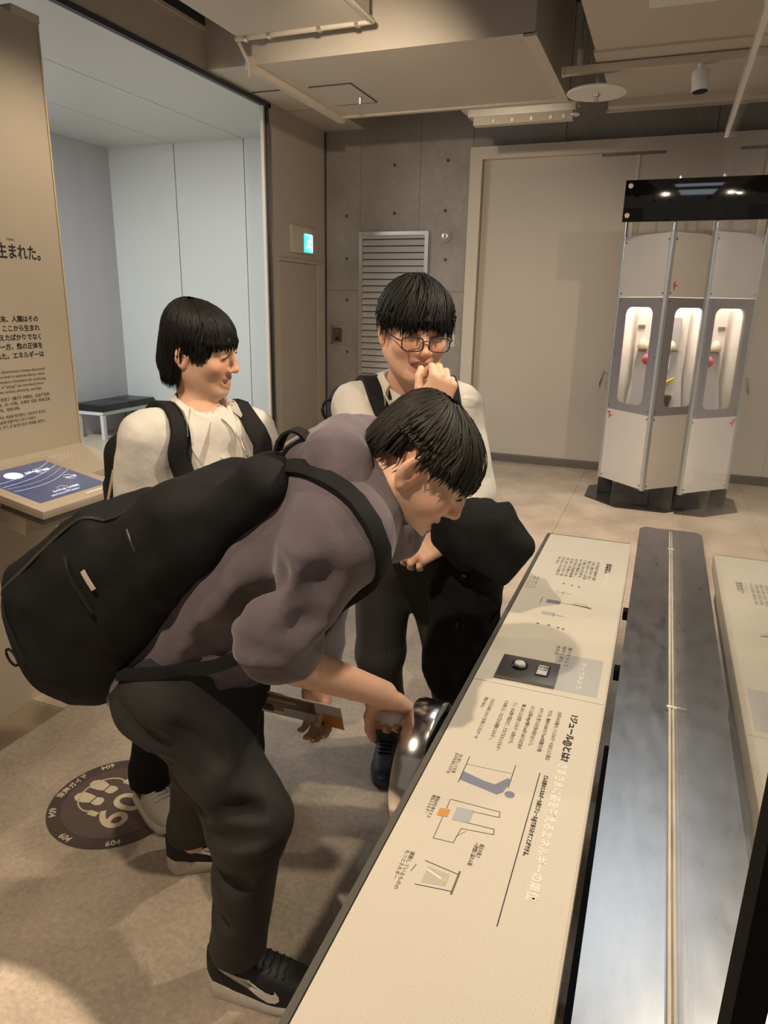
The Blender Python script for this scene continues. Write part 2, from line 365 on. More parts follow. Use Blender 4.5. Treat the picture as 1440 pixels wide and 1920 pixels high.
# linear fixture at the end of the bulkhead
lf = empty('linear_fixture', (-1.3, 6.2, 3.03), 'long metal linear light fixture fixed at the end of the bulkhead', 'light fixture')
box('top_rail', (-1.755, 6.12, 3.085), (-0.84, 6.28, 3.105), M_trim, lf)
box('tray', (-1.70, 6.13, 3.035), (-0.855, 6.25, 3.085), M_alu, lf)
box('reflector', (-1.655, 6.14, 2.975), (-0.875, 6.22, 3.035), M_trim, lf)
for x in (-1.5, -1.35, -1.2, -1.05, -0.95): box('bracket', (x, 6.132, 2.985), (x + .02, 6.142, 3.01), M_alu, lf)
MB().lathe([(0.035, 0), (0.038, 0.01), (0.02, 0.02)], (-0.86, 6.16, 3.0), (0, 0, 1), 16).build('sensor', M_white, lf, smooth=True)
MB().cyl((-0.86, 6.16, 3.02), (-0.86, 6.16, 3.10), 0.012, seg=8).build('sensor_stem', M_alu, lf)

# louvre vent on the concrete
vent = empty('louvre_vent', (-2.8, WY, 1.5), 'tall grey metal louvre vent on the concrete wall', 'vent')
vx0, vx1, vz0, vz1 = -3.19, -2.41, 0.35, 2.315
for lo, hi in (((vx0, WY - .03, vz0), (vx0 + .04, WY, vz1)), ((vx1 - .04, WY - .03, vz0), (vx1, WY, vz1)), ((vx0 + .04, WY - .03, vz1 - .035), (vx1 - .04, WY, vz1)), ((vx0 + .04, WY - .03, vz0), (vx1 - .04, WY, vz0 + .035))):
    box('frame', lo, hi, M_alu, vent)
box('backing', (vx0 + .04, WY - .004, vz0 + .03), (vx1 - .04, WY, vz1 - .03), M_hole, vent)
M_slat = mat('louvre_slat_metal', (0.55, 0.53, 0.50), 0.45, metal=0.2)
slat = None; nsl = 29
for i in range(nsl):
    z = vz0 + .05 + (vz1 - vz0 - .09) * i / (nsl - 1)
    M = Matrix.Translation(((vx0 + vx1) / 2, WY - .016, z))
    if slat is None:
        R = Matrix.Rotation(math.radians(62), 3, 'X')
        slat = MB().obox((0, 0, 0), (vx1 - vx0 - .082, .068, .004), R).build('slat', M_slat, vent)
        slat.matrix_parent_inverse = world_of(vent).inverted(); slat.matrix_basis = M
    else: shared('slat', slat, M, vent)
# small wall devices
ob = empty('wall_outlet_box', (-3.44, WY, 1.24), 'small recessed metal outlet box on the concrete wall beside the door', 'outlet')
box('plate', (-3.53, WY - .012, 1.14), (-3.355, WY, 1.345), M_steel, ob, bev=.003)
box('recess', (-3.505, WY - .016, 1.165), (-3.40, WY - .011, 1.32), M_hole, ob)
MB().cyl((-3.45, WY - .016, 1.20), (-3.45, WY - .024, 1.20), .02, seg=14).build('key_switch', M_black, ob, smooth=True)
MB().cyl((-3.45, WY - .016, 1.285), (-3.45, WY - .024, 1.285), .012, seg=14).build('lamp_button', M_red, ob, smooth=True)
sn = empty('wall_sensor', (-2.238, WY, 2.262), 'round grey keyed cap on the concrete wall right of the louvre', 'wall cap')
MB().lathe([(.066, 0), (.066, .01), (.052, .014)], (-2.238, WY, 2.262), (0, -1, 0), 24).build('rim', M_conc, sn, smooth=True)
MB().lathe([(.030, .012), (.030, .02), (.02, .022)], (-2.238, WY, 2.262), (0, -1, 0), 20).build('core', M_alu, sn, smooth=True)
box('keyway', (-2.243, WY - .024, 2.245), (-2.233, WY - .021, 2.28), M_black, sn)
s2 = empty('wall_switch', (-2.12, WY, 1.22), 'small beige switch plate on concrete beside the partition frame', 'switch')
box('plate', (-2.155, WY - .008, 1.16), (-2.085, WY, 1.29), M_trim, s2, bev=.002)
box('rocker', (-2.135, WY - .012, 1.20), (-2.105, WY - .008, 1.25), M_white, s2, bev=.001)

# big sliding partition
part = empty('door_2', (0, WY, 0)); part['kind'] = 'structure'
py = WY - 0.03
box('frame_post', (-1.985, WY - .10, 0.0), (-1.865, WY, 3.055), M_trim, part)
box('frame_head', (-1.865, WY - .10, 2.945), (4.4, WY, 3.055), M_trim, part)
for a, b in ((-1.86, -0.435), (-0.425, 1.0), (1.01, 2.45), (2.46, 4.4)):
    box('partition_panel', (a, py, 0.07), (b, WY - .001, 2.945), M_part, part)
box('closer_slot', (-0.75, py - .03, 2.925), (-0.20, py, 2.945), M_base, part)
box('panel_post', (-0.445, py - .012, 0.07), (-0.415, py, 2.945), M_trim, part)
ph = MB().tube([(-0.545, py, 0.98), (-0.545, py - .05, 0.98), (-0.56, py - .05, 0.87), (-0.56, py - .05, 0.83)], 0.012, 8).build('pull_handle', M_steel, part, smooth=True)
bb = MB().box((-1.985, WY - .12, 0.0), (4.4, WY - .01, 0.07)).build('baseboard_back', M_base, kind='structure')

# side room seen through the opening
alc = box('wall_side_room_back', (-7.0, 7.33, 0.0), (WX - .04, 7.40, 3.30), M_slot, kind='structure')
for a, b in ((-6.40, -5.445), (-5.435, -4.53), (-4.52, -3.64)):
    box('wall_panel', (a, 7.30, 0.0), (b, 7.335, 3.275), M_cool, alc)
alc2 = box('wall_side_room_left', (-6.48, -2.5, 0.0), (-6.37, 7.30, 3.30), M_grey, kind='structure')
cs = box('ceiling_side_room', (-8.5, -2.5, 3.30), (WX - .2, 7.4, 3.40), M_slot, kind='structure')
for a, b in ((-6.37, -5.445), (-5.437, -4.53), (-4.522, -3.64)):
    box('ceiling_panel', (a, -2.5, 3.275), (b, 7.30, 3.305), M_cool, cs)
lum = empty('side_room_luminaire', (-5.3, 3.9, 3.20), 'flat cool ceiling luminaire in the side room', 'ceiling light')
box('housing', (-5.95, 3.57, 3.20), (-4.65, 4.23, 3.262), M_white, lum)
be = empty('waiting_bench', (-6.1, 6.8, 0), 'black padded bench on white metal legs in the side room', 'bench')
M_vinyl = mat('black_vinyl', (0.012, 0.013, 0.016), 0.33, bump=0.05, bscale=30)
M_wmetal = mat('white_metal', (0.62, 0.64, 0.66), 0.35)
box('cushion', (-6.365, 6.36, 0.325), (-5.935, 6.81, 0.405), M_vinyl, be, bev=.012)
box('cushion', (-6.365, 6.815, 0.325), (-5.935, 7.27, 0.405), M_vinyl, be, bev=.012)
box('seat_frame', (-6.35, 6.37, 0.285), (-5.95, 7.26, 0.325), M_wmetal, be)
for x, y in ((-5.972, 6.392), (-5.972, 7.235), (-6.33, 6.392), (-6.33, 7.235)): box('leg', (x - .022, y - .022, 0.0), (x + .022, y + .022, .29), M_wmetal, be)
# ================================================================== crank exhibit: reading desk, steel trough, clear pane
M_desk = concrete('desk_print_surface', (0.65, 0.595, 0.505), (0.71, 0.65, 0.555), rough=0.33, scale=1.0, bump=0.02, fine=420, spec=0.5, fineamp=0.10)
M_deskblue = mat('desk_print_tint', (0.50, 0.49, 0.48), 0.4, noise=0.05, nscale=300)
M_frame = mat('desk_edge_metal', (0.24, 0.23, 0.20), 0.4, metal=0.7)
DZ = 0.80; DX0, DX1 = -0.315, -0.026; DY0, DY1 = 0.10, 2.465
desk = empty('reading_desk', (-0.17, 1.3, 0), 'long narrow pale text desk on black supports beside the steel trough', 'exhibit desk')
near_sheet = box('top_panel', (DX0 + .012, DY0, DZ - .022), (DX1 - .004, 1.352, DZ), M_desk, desk)
far_sheet = box('top_panel', (DX0 + .012, 1.354, DZ - .022), (DX1 - .004, DY1 - .004, DZ), M_desk, desk)
box('edge_trim', (DX0, DY0, DZ - .05), (DX0 + .010, DY1, DZ + .001), M_frame, desk)
box('edge_trim', (DX1 - .004, DY0, DZ - .05), (DX1, DY1, DZ + .001), M_trim, desk)
box('edge_trim', (DX0 + .010, DY1 - .004, DZ - .05), (DX1 - .004, DY1, DZ + .001), M_frame, desk)
box('under_tray', (DX0 + .010, DY0, DZ - .10), (DX1 - .006, 2.30, DZ - .022), M_black, desk)
for y in (0.25, 1.34, 2.2): box('support_leg', (-0.23, y - .04, 0.0), (-0.12, y + .04, DZ - .10), M_black, desk)
box('foot_plate', (-0.27, 0.1, 0.0), (-0.08, 2.3, 0.012), M_black, desk)
XD, YD = (0, -1, 0), (1, 0, 0)     # reader stands at the left: lines run towards -Y, letters point to +X
def dtext(name, body, y, x, size, m, **k):
    return text_mesh(name, body, m, near_sheet if y < 1.35 else far_sheet, (x, y, DZ + .0004), XD, YD, size, extrude=.0002, **k)
dtext('heading', '1ジュール(J)とは?', 1.292, -0.0855, .0165, M_print, bold=.0006, width=.158)
dtext('white_heading', 'さまざまに姿を変えるエネルギーの単位', 1.124, -0.0865, .0185, M_printw, bold=.0005, width=.325)
dtext('body_text', '力がものを動かしてエネルギーをあたえた量は\nできる。物体を1Nの力で1mの距離だけ動\nかすときに要する仕事の量を1Jという。\nたとえば約100gの物を1m持ちあげる仕事が\n物にあたえた位置エネルギーは約1Jです。\nジュールは熱や電気など、さまざまなエネルギー\nにも使える。さまざまな運動エネルギー。', 1.291, -0.112, .0092, M_printg, space=1.95, width=.176)
dtext('body_text', 'さまざまな形にかえて仕事にエネルギーの\n単位である。', 1.288, -0.247, .0085, M_printg, space=1.7, width=.150)
dtext('caption', 'どんな形のエネルギーも同じジュール(J)であらわすことができる。', 1.078, -0.106, .0088, M_print, bold=.0002, width=.20)
def dline(pts, w, m, name='print_line'):
    b = MB()
    for (x0, y0), (x1, y1) in zip(pts, pts[1:]):
        d = Vector((x1 - x0, y1 - y0, 0)); L = d.length; d.normalize(); n = Vector((-d.y, d.x, 0)) * w / 2
        a = Vector((x0, y0, DZ + .0002)) - d * w / 2; c = Vector((x1, y1, DZ + .0002)) + d * w / 2
        b.prism([a + n, a - n, c - n, c + n], (0, 0, .0003))
    return b.build(name, m, near_sheet if pts[0][1] < 1.35 else far_sheet)
dline([(-0.1145, 1.08), (-0.1145, 0.74)], .0014, M_print)
# lifting figure
dline([(-0.240, 1.078), (-0.240, 1.002)], .0012, M_print); dline([(-0.158, 1.085), (-0.158, 1.020)], .0012, M_print)
dline([(-0.240, 1.055), (-0.158, 1.060)], .0006, M_printg)
MB().prism([(-0.240, 1.034, DZ + .0002), (-0.240, 1.010, DZ + .0002), (-0.172, 0.996, DZ + .0002), (-0.164, 1.005, DZ + .0002), (-0.180, 1.020, DZ + .0002), (-0.200, 1.022, DZ + .0002)], (0, 0, .0003)).build('figure_body', M_printb, near_sheet)
MB().prism([(-0.180, 1.020, DZ + .0004), (-0.164, 1.004, DZ + .0004), (-0.156, 1.042, DZ + .0004), (-0.164, 1.044, DZ + .0004)], (0, 0, .0003)).build('figure_arm', M_printb, near_sheet)
MB().lathe([(.0085, 0), (.0085, .0004)], (-0.152, 1.004, DZ + .0002), (0, 0, 1), 16).build('figure_head', M_printb, near_sheet)
dtext('caption_small', '力に逆らって仕事\n(ものを持ち上げる)', 1.080, -0.258, .0075, M_printg, width=.062)
# circuit drawing
dline([(-0.238, 0.955), (-0.158, 0.956), (-0.156, 0.943), (-0.200, 0.940)], .0009, M_print)
dline([(-0.200, 0.912), (-0.158, 0.914), (-0.156, 0.902), (-0.206, 0.896), (-0.209, 0.862), (-0.240, 0.860), (-0.240, 0.955)], .0009, M_print)
MB().prism([(-0.225, 0.941, DZ + .0002), (-0.225, 0.909, DZ + .0002), (-0.197, 0.911, DZ + .0002), (-0.197, 0.943, DZ + .0002)], (0, 0, .0003)).build('battery_box', M_printl, near_sheet)
MB().prism([(-0.250, 0.928, DZ + .0005), (-0.250, 0.910, DZ + .0005), (-0.233, 0.912, DZ + .0005), (-0.233, 0.930, DZ + .0005)], (0, 0, .0003)).build('orange_block', M_printo, near_sheet)
dline([(-0.209, 0.876), (-0.197, 0.893)], .0007, M_printg)
dtext('caption_small', '電気が仕事をする\n電気エネルギー', 0.955, -0.263, .0072, M_printg, width=.055)
dtext('caption_small', '電圧の強さ\n=1秒間に流れる量', 0.876, -0.170, .0078, M_printg, width=.048)
# swing drawing
dline([(-0.237, 0.812), (-0.185, 0.805)], .0010, M_print); dline([(-0.237, 0.765), (-0.186, 0.772)], .0010, M_print)
dline([(-0.1845, 0.810), (-0.1850, 0.768)], .0030, M_printg); dline([(-0.247, 0.800), (-0.250, 0.786)], .0008, M_print)
MB().prism([(-0.230, 0.803, DZ + .0002), (-0.230, 0.772, DZ + .0002), (-0.196, 0.778, DZ + .0002), (-0.196, 0.800, DZ + .0002)], (0, 0, .0002)).build('swing_box', mat('print_pale_tint', (0.52, 0.48, 0.41), 0.5), near_sheet)
dline([(-0.228, 0.797), (-0.203, 0.787)], .003, M_printw); MB().lathe([(.005, 0), (.005, .0003)], (-0.201, 0.787, DZ + .0005), (0, 0, 1), 12).build('swing_ball', M_printy, near_sheet)
dtext('caption_small', '運動しているものの\nもつエネルギー', 0.822, -0.262, .0078, M_printg, width=.075)
# far sheet
dtext('heading', 'おはなし', 2.223, -0.0895, .020, M_print, bold=.0008, width=.090)
dtext('white_heading', 'まわしてみよう', 2.118, -0.0885, .016, M_printw, width=.10)
dtext('body_text', '\n'.join(['ハンドルを回すと板がゆれて波が', 'うまれる。波はエネルギーをはこ', 'び遠くまで伝わっていく。速く回', 'すと波はこまかくなり力がいる。', 'ゆっくり回すと波は長くなる。こ', 'のとき手がした仕事は水や板の動', 'きにかわり、やがて熱になって広', 'がる。かわってもエネルギーの量', 'はへらない。いろいろな速さでた', 'めしてみよう。']), 2.226, -0.120, .0115, M_printg, space=1.18, width=.17)
dtext('body_text', '波の高さと\n速さをくら\nべてみよう\n音もきこう', 2.02, -0.275, .008, mat('print_faint', (0.36, 0.32, 0.27), 0.6), space=1.3, width=.10)
dline([(-0.236, 1.868), (-0.236, 1.822)], .002, M_printg); dline([(-0.196, 1.846), (-0.103, 1.846)], .0018, M_printg)
MB().prism([(-0.222, 1.858, DZ + .0002), (-0.222, 1.834, DZ + .0002), (-0.184, 1.834, DZ + .0002), (-0.184, 1.858, DZ + .0002)], (0, 0, .0003)).build('drawn_block', M_printb, far_sheet)
dline([(-0.150, 1.848), (-0.118, 1.843), (-0.103, 1.838)], .004, M_print); dline([(-0.150, 1.858), (-0.115, 1.858), (-0.112, 1.852)], .001, M_printg)
MB().prism([(-0.222, 1.772, DZ + .0002), (-0.222, 1.752, DZ + .0002), (-0.190, 1.752, DZ + .0002), (-0.190, 1.772, DZ + .0002)], (0, 0, .0003)).build('drawn_block', M_printl, far_sheet)
dline([(-0.190, 1.770), (-0.190, 1.748)], .0015, M_printg); dline([(-0.190, 1.760), (-0.165, 1.758)], .0018, M_printg)
for x, y in ((-0.195, 1.995), (-0.170, 1.99), (-0.15, 1.985), (-0.192, 1.69), (-0.168, 1.685), (-0.155, 1.682), (-0.22, 1.69)): MB().lathe([(.004, 0), (.004, .0003)], (x, y, DZ + .0002), (0, 0, 1), 8).build('print_dot', M_printg, far_sheet)
dline([(-0.205, 1.922), (-0.165, 1.922)], .0012, M_printg); dline([(-0.187, 1.935), (-0.187, 1.908)], .0012, M_printg)
# tinted print field of the far sheet near the seam, with faint lettering
MB().prism([(-0.150, 1.545, DZ + .0001), (-0.150, 1.375, DZ + .0001), (-0.045, 1.375, DZ + .0001), (-0.045, 1.545, DZ + .0001)], (0, 0, .0002)).build('tint_field', M_deskblue, far_sheet)
dtext('body_text', '速さをかえて\n回すと波も\nかわる', 1.585, -0.128, .011, M_printg, space=1.25, width=.10)
dtext('white_heading', 'やってみよう', 1.52, -0.090, .013, M_printw, width=.12)

# push-button plate
bp_ = empty('button_plate', (-0.2, 1.43, DZ), 'dark steel plate with a white push button and a small label', 'button plate')
box('plate', (-0.262, 1.375, DZ + .0006), (-0.134, 1.478, DZ + .008), mat('plate_steel', (0.20, 0.19, 0.175), 0.38, metal=0.8), bp_, bev=.001)
MB().lathe([(.0185, 0), (.0185, .004), (.0165, .006), (.0155, .002)], (-0.218, 1.433, DZ + .008), (0, 0, 1), 28).build('button_ring', M_black, bp_, smooth=True)
MB().lathe([(.013, 0), (.013, .006), (.011, .009), (.004, .010)], (-0.218, 1.433, DZ + .008), (0, 0, 1), 28).build('button', M_white, bp_, smooth=True)
box('label_recess', (-0.180, 1.405, DZ + .008), (-0.152, 1.455, DZ + .009), M_black, bp_)
box('label_card', (-0.178, 1.410, DZ + .009), (-0.156, 1.452, DZ + .010), M_white, bp_)
text_mesh('lettering', '音を\nきく', M_print, bp_, (-0.166, 1.450, DZ + .0102), XD, YD, .012, extrude=.0001, bold=.0002)

# steel trough
TZ = 0.765; TX0, TX1 = -0.008, 0.222; PX = 0.1065; TY0, TY1 = 0.10, 2.82
def trough_metal():
    m = bpy.data.materials.new('trough_steel'); m.use_nodes = True; nt = m.node_tree; b = nt.nodes['Principled BSDF']
    b.inputs['Metallic'].default_value = 1.0
    tc = nt.nodes.new('ShaderNodeTexCoord'); mp = nt.nodes.new('ShaderNodeMapping'); mp.inputs['Scale'].default_value = (14, 5, 1)
    n = nt.nodes.new('ShaderNodeTexNoise'); n.inputs['Scale'].default_value = 3; n.inputs['Detail'].default_value = 6
    nt.links.new(tc.outputs['Object'], mp.inputs['Vector']); nt.links.new(mp.outputs[0], n.inputs['Vector'])
    r = nt.nodes.new('ShaderNodeValToRGB'); r.color_ramp.elements[0].color = (.46, .45, .44, 1); r.color_ramp.elements[1].color = (.54, .54, .55, 1)
    r.color_ramp.elements[0].position = .3; r.color_ramp.elements[1].position = .7
    nt.links.new(n.outputs['Fac'], r.inputs['Fac']); nt.links.new(r.outputs[0], b.inputs['Base Color'])
    # fine scratches roughen the steel
    v = nt.nodes.new('ShaderNodeTexVoronoi'); v.feature = 'DISTANCE_TO_EDGE'; v.inputs['Scale'].default_value = 9
    nt.links.new(tc.outputs['Object'], v.inputs['Vector'])
    mr = nt.nodes.new('ShaderNodeMapRange'); mr.inputs[1].default_value = .3; mr.inputs[2].default_value = .7; mr.inputs[3].default_value = .27; mr.inputs[4].default_value = .33
    nt.links.new(n.outputs['Fac'], mr.inputs[0]); nt.links.new(mr.outputs[0], b.inputs['Roughness'])
    bm_ = nt.nodes.new('ShaderNodeBump'); bm_.inputs['Strength'].default_value = .012; bm_.inputs['Distance'].default_value = .005
    nt.links.new(n.outputs['Fac'], bm_.inputs['Height']); nt.links.new(bm_.outputs[0], b.inputs['Normal'])
    return m
M_trough = trough_metal()
tro = empty('steel_trough', (.107, 1.4, 0), 'long scratched steel trough table with a rusty centre channel', 'exhibit table')
poly = [(TX0, TY0, TZ - .03), (TX1, TY0, TZ - .03), (TX1, TY1 - .03, TZ - .03), (TX1 - .02, TY1, TZ - .03), (TX0 + .02, TY1, TZ - .03), (TX0, TY1 - .03, TZ - .03)]
MB().prism(poly, (0, 0, .03)).build('table_top', M_trough, tro)
M_rust = mat('channel_rusty_paint', (0.42, 0.33, 0.24), 0.55, noise=0.45, nscale=30, stretch=(3, .25, 1))
M_pale = mat('channel_pale_edge', (0.66, 0.60, 0.52), 0.45, noise=0.15, nscale=20)
box('channel_edge', (PX - .0085, TY0, TZ), (PX - .0045, TY1 - .06, TZ + .010), M_pale, tro)
box('channel_edge', (PX + .0045, TY0, TZ), (PX + .0085, TY1 - .06, TZ + .010), M_pale, tro)
box('channel_bed', (PX - .0045, TY0, TZ), (PX + .0045, TY1 - .06, TZ + .004), M_rust, tro)
for y in (1.45, 2.55): MB().cyl((PX - .012, y, TZ + .005), (PX + .012, y, TZ + .005), .006, seg=10).build('channel_bolt', M_alu, tro, smooth=True)
box('apron', (TX0 + .03, TY0, TZ - .16), (TX1 - .03, TY1 - .10, TZ - .03), M_black, tro)
for y in (0.3, 1.5, 2.6):
    for x in (TX0 + .03, TX1 - .07): box('leg', (x, y - .02, 0), (x + .04, y + .02, TZ - .16), M_black, tro)
for y in (1.86, 2.28): box('cross_bar', (DX1 + .001, y - .018, .60), (TX0 + .05, y + .018, .63), M_black, tro)
box('black_gap_sheet', (DX1 + .002, 0.1, .40), (TX0 + .03, 1.80, .42), M_black, tro)  # flat black sheet added below the near gap between desk and trough
# clear pane standing along the trough
gm = bpy.data.materials.new('clear_acrylic'); gm.use_nodes = True; nt = gm.node_tree; nt.nodes.clear()
go = nt.nodes.new('ShaderNodeOutputMaterial'); gx = nt.nodes.new('ShaderNodeMixShader'); gt = nt.nodes.new('ShaderNodeBsdfTransparent'); gg = nt.nodes.new('ShaderNodeBsdfGlossy'); gf = nt.nodes.new('ShaderNodeFresnel')
gb = nt.nodes.new('ShaderNodeNewGeometry'); gr = nt.nodes.new('ShaderNodeMapRange'); gr.inputs[3].default_value = 1.49; gr.inputs[4].default_value = 1 / 1.49   # same index on both faces of the thin sheet
nt.links.new(gb.outputs['Backfacing'], gr.inputs[0]); nt.links.new(gr.outputs[0], gf.inputs['IOR']); gt.inputs['Color'].default_value = (0.95, 0.975, 0.975, 1); gg.inputs['Roughness'].default_value = 0.0; gg.inputs['Color'].default_value = (1, 1, 1, 1)
nt.links.new(gf.outputs[0], gx.inputs[0]); nt.links.new(gt.outputs[0], gx.inputs[1]); nt.links.new(gg.outputs[0], gx.inputs[2]); nt.links.new(gx.outputs[0], go.inputs[0])
PY0, PY1, PZ1 = 0.462, 2.755, 2.125
pane = empty('clear_screen', (PX, 1.6, TZ), 'tall clear acrylic screen standing upright along the trough, reflecting the room', 'screen')
box('pane', (PX - .003, PY0, TZ + .0045), (PX + .003, PY1, PZ1), gm, pane)
box('top_rail', (PX - .009, PY0 - .04, PZ1 - .004), (PX + .009, PY1 + .01, PZ1 + .022), mat('rail_aluminium', (0.75, 0.70, 0.62), 0.25, metal=0.8), pane)
box('end_post', (PX - .010, 0.425, TZ), (PX + .010, 0.462, PZ1), mat('post_matt_black', (.006, .006, .006), .9, spec=.1), pane)

# crank wheel on the left flank of the desk
wh = empty('crank_wheel', (-0.34, 1.15, .70), 'polished steel crank wheel with a white knob on the desk flank', 'wheel')
WC = Vector((-0.345, 1.15, 0.705))
MB().lathe([(.108, -.030), (.126, -.030), (.128, -.027), (.128, .022), (.126, .025), (.108, .025), (.108, -.030)], WC, (1, 0, 0), 56).build('rim', M_chrome, wh, smooth=True)
MB().lathe([(.002, -.010), (.108, -.010), (.108, .020), (.002, .020)], WC, (1, 0, 0), 40).build('disc', M_black, wh, smooth=True)
MB().cyl(WC + Vector((.018, 0, 0)), WC + Vector((.055, 0, 0)), .022, seg=16).build('axle', M_steel, wh, smooth=True)
KN = WC + Vector((-.030, -.010, .095))
MB().lathe([(.010, 0), (.010, .012), (.0165, .018), (.019, .040), (.018, .062), (.012, .068), (.002, .069)], KN, (-1, 0, 0), 20).build('knob', M_white, wh, smooth=True)

# ================================================================== illustrated booth by the partition
M_bpan = mat('booth_panel', (0.50, 0.46, 0.42), 0.42, noise=0.02)
M_bgrey = mat('booth_band_grey', (0.20, 0.185, 0.19), 0.4)
M_lit = mat('booth_interior_white', (0.74, 0.68, 0.62), 0.6)
M_post = mat('booth_post_aluminium', (0.55, 0.56, 0.55), 0.3, metal=0.7)
booth = empty('display_booth', (-0.04, 6.38, 0), 'tall faceted grey display booth with rounded lit windows, by the partition', 'display booth')
KC = Vector((-0.04, 6.385, 0)); SIDE = 0.53; Z0, Z1, ZA, ZB = 0.15, 2.14, 0.76, 1.672
def rrect(w0, w1, z0, z1, r, n=6):
    pts = []
    for cxx, czz, a0 in ((w1 - r, z1 - r, 0), (w0 + r, z1 - r, 90), (w0 + r, z0 + r, 180), (w1 - r, z0 + r, 270)):
        for k in range(n + 1):
            a = math.radians(a0 + 90 * k / n); pts.append((cxx + r * math.cos(a), czz + r * math.sin(a)))
    return pts
def facet(ang, solid=False):
    """one flat side: local u along the side, facing outwards"""
    R = Matrix.Rotation(ang, 3, 'Z'); half = SIDE / 2
    u = R @ Vector((1, 0, 0)); n = R @ Vector((0, -1, 0)); o = KC + n * half
    def P(a, z, d=0): return o + u * a + n * d + Vector((0, 0, z))
    w = half - .020
    for za, zb, nm in ((Z0, ZA - .002, 'lower_panel'), (ZB + .002, Z1, 'upper_panel')):
        MB().prism([P(-w, za), P(w, za), P(w, zb), P(-w, zb)], -n * .006).build(nm, M_bpan, booth)
    if solid:
        MB().prism([P(-w, ZA), P(w, ZA), P(w, ZB), P(-w, ZB)], -n * .006).build('window_panel', M_lit, booth)
        return P, u, n
    # window panel: ring between the outer rectangle and the rounded opening
    b = MB(); bm = b.bm
    inner = rrect(-.150, .150, ZA + .065, ZB - .075, .060)
    outer = []
    for a, z in inner:
        ca, cz = 0, (ZA + ZB) / 2; dx, dz = a - ca, z - cz; k = min((w / abs(dx)) if dx else 9e9, ((ZB - ZA) / 2 / abs(dz)) if dz else 9e9)
        outer.append((ca + dx * k, cz + dz * k))
    # exact rectangle corners
    for cxx, czz in ((w, ZB), (-w, ZB), (-w, ZA), (w, ZA)):
        i = min(range(len(outer)), key=lambda q: (outer[q][0] - cxx) ** 2 + (outer[q][1] - czz) ** 2); outer[i] = (cxx, czz)
    rows = [[bm.verts.new(P(a, z, d)) for a, z in ring] for ring, d in ((outer, 0), (inner, 0), (inner, -.006), (outer, -.006))]
    for q in range(4):
        A, B = rows[q], rows[(q + 1) % 4]
        for k in range(len(A)): bm.faces.new((A[k], A[(k + 1) % len(A)], B[(k + 1) % len(A)], B[k]))
    wp = b.build('window_panel', M_bgrey, booth)
    MB().prism([P(a, z, -.003) for a, z in inner], -n * .002).build('window_pane', gm, wp)
    for a in (-w + .018, w - .018):
        for z in (Z0 + .03, ZA - .03, ZA + .03, (ZA + ZB) / 2, ZB - .03, ZB + .03, Z1 - .05):
            MB().cyl(P(a, z, 0), P(a, z, .004), .007, seg=8).build('screw', M_base, booth)
    # small red winged mark
    mz = ZB + .085 if abs(ang - math.radians(45)) < .1 else ZA - .055
    ma = -w + .05 if abs(ang - math.radians(45)) < .1 else -w + .035
    mk = MB(); mk.prism([P(ma - .006, mz - .03, .001), P(ma + .006, mz - .03, .001), P(ma + .008, mz + .03, .001), P(ma - .008, mz + .03, .001)], n * .001)
    mk.prism([P(ma - .018, mz, .001), P(ma + .03, mz - .006, .001), P(ma + .03, mz + .006, .001)], n * .001)
    mk.build('red_mark', M_red, booth)
    return P, u, n
FA = {}
for ang in (-45, 45, 135, 225): FA[ang] = facet(math.radians(ang), ang > 90)
for a in (0, 90, 180, 270):
    d = Matrix.Rotation(math.radians(a), 3, 'Z') @ Vector((0, -1, 0)); c = KC + d * (SIDE / 2 * math.sqrt(2) - .010)
    MB().obox((c.x, c.y, (Z0 + Z1) / 2), (.030, .030, Z1 - Z0 + .02), Matrix.Rotation(math.radians(45 + a), 3, 'Z'), .003).build('corner_post', M_post, booth)
    MB().cyl((c.x, c.y, Z1), (c.x, c.y, 2.52), .012, seg=10).build('hanger_tube', M_chrome, booth, smooth=True)
    c2 = KC + d * (SIDE / 2 * math.sqrt(2) - .06)
    MB().box((c2.x - .06, c2.y - .035, 0.012), (c2.x + .06, c2.y + .035, Z0), bev=.01).build('foot_block', M_black, booth)
def oct_(r, z): return [(KC.x + r * math.cos(math.radians(22.5 + 45 * k)), KC.y + r * math.sin(math.radians(22.5 + 45 * k)), z) for k in range(8)]
MB().prism(oct_(.50, 0.0), (0, 0, .012)).build('floor_plate', mat('plate_black_satin', (0.02, 0.018, 0.017), 0.22), booth)
MB().prism([tuple(FA[a][0](s * .26, Z0 + .02, -.01)) for a, s in ((-45, -1), (-45, 1), (45, 1), (135, 1))], (0, 0, .01)).build('inner_floor', M_bpan, booth)
MB().prism([tuple(FA[a][0](s * .26, Z1 - .02, -.01)) for a, s in ((-45, -1), (-45, 1), (45, 1), (135, 1))], (0, 0, .01)).build('inner_roof', M_white, booth)
# black header board
hb = empty('header_board', (-0.0, 6.0, 2.36), 'glossy black header board above the booth with pale round studs', 'sign board')
box('board', (-0.418, 5.985, 2.21), (0.62, 6.005, 2.50), M_gloss, hb, bev=.002)
for x, z in ((-0.38, 2.46), (-0.385, 2.255), (0.58, 2.46), (0.58, 2.255)):
    MB().lathe([(.018, 0), (.018, .006), (.012, .010)], (x, 5.985, z), (0, -1, 0), 16).build('stud', M_printy, hb, smooth=True)
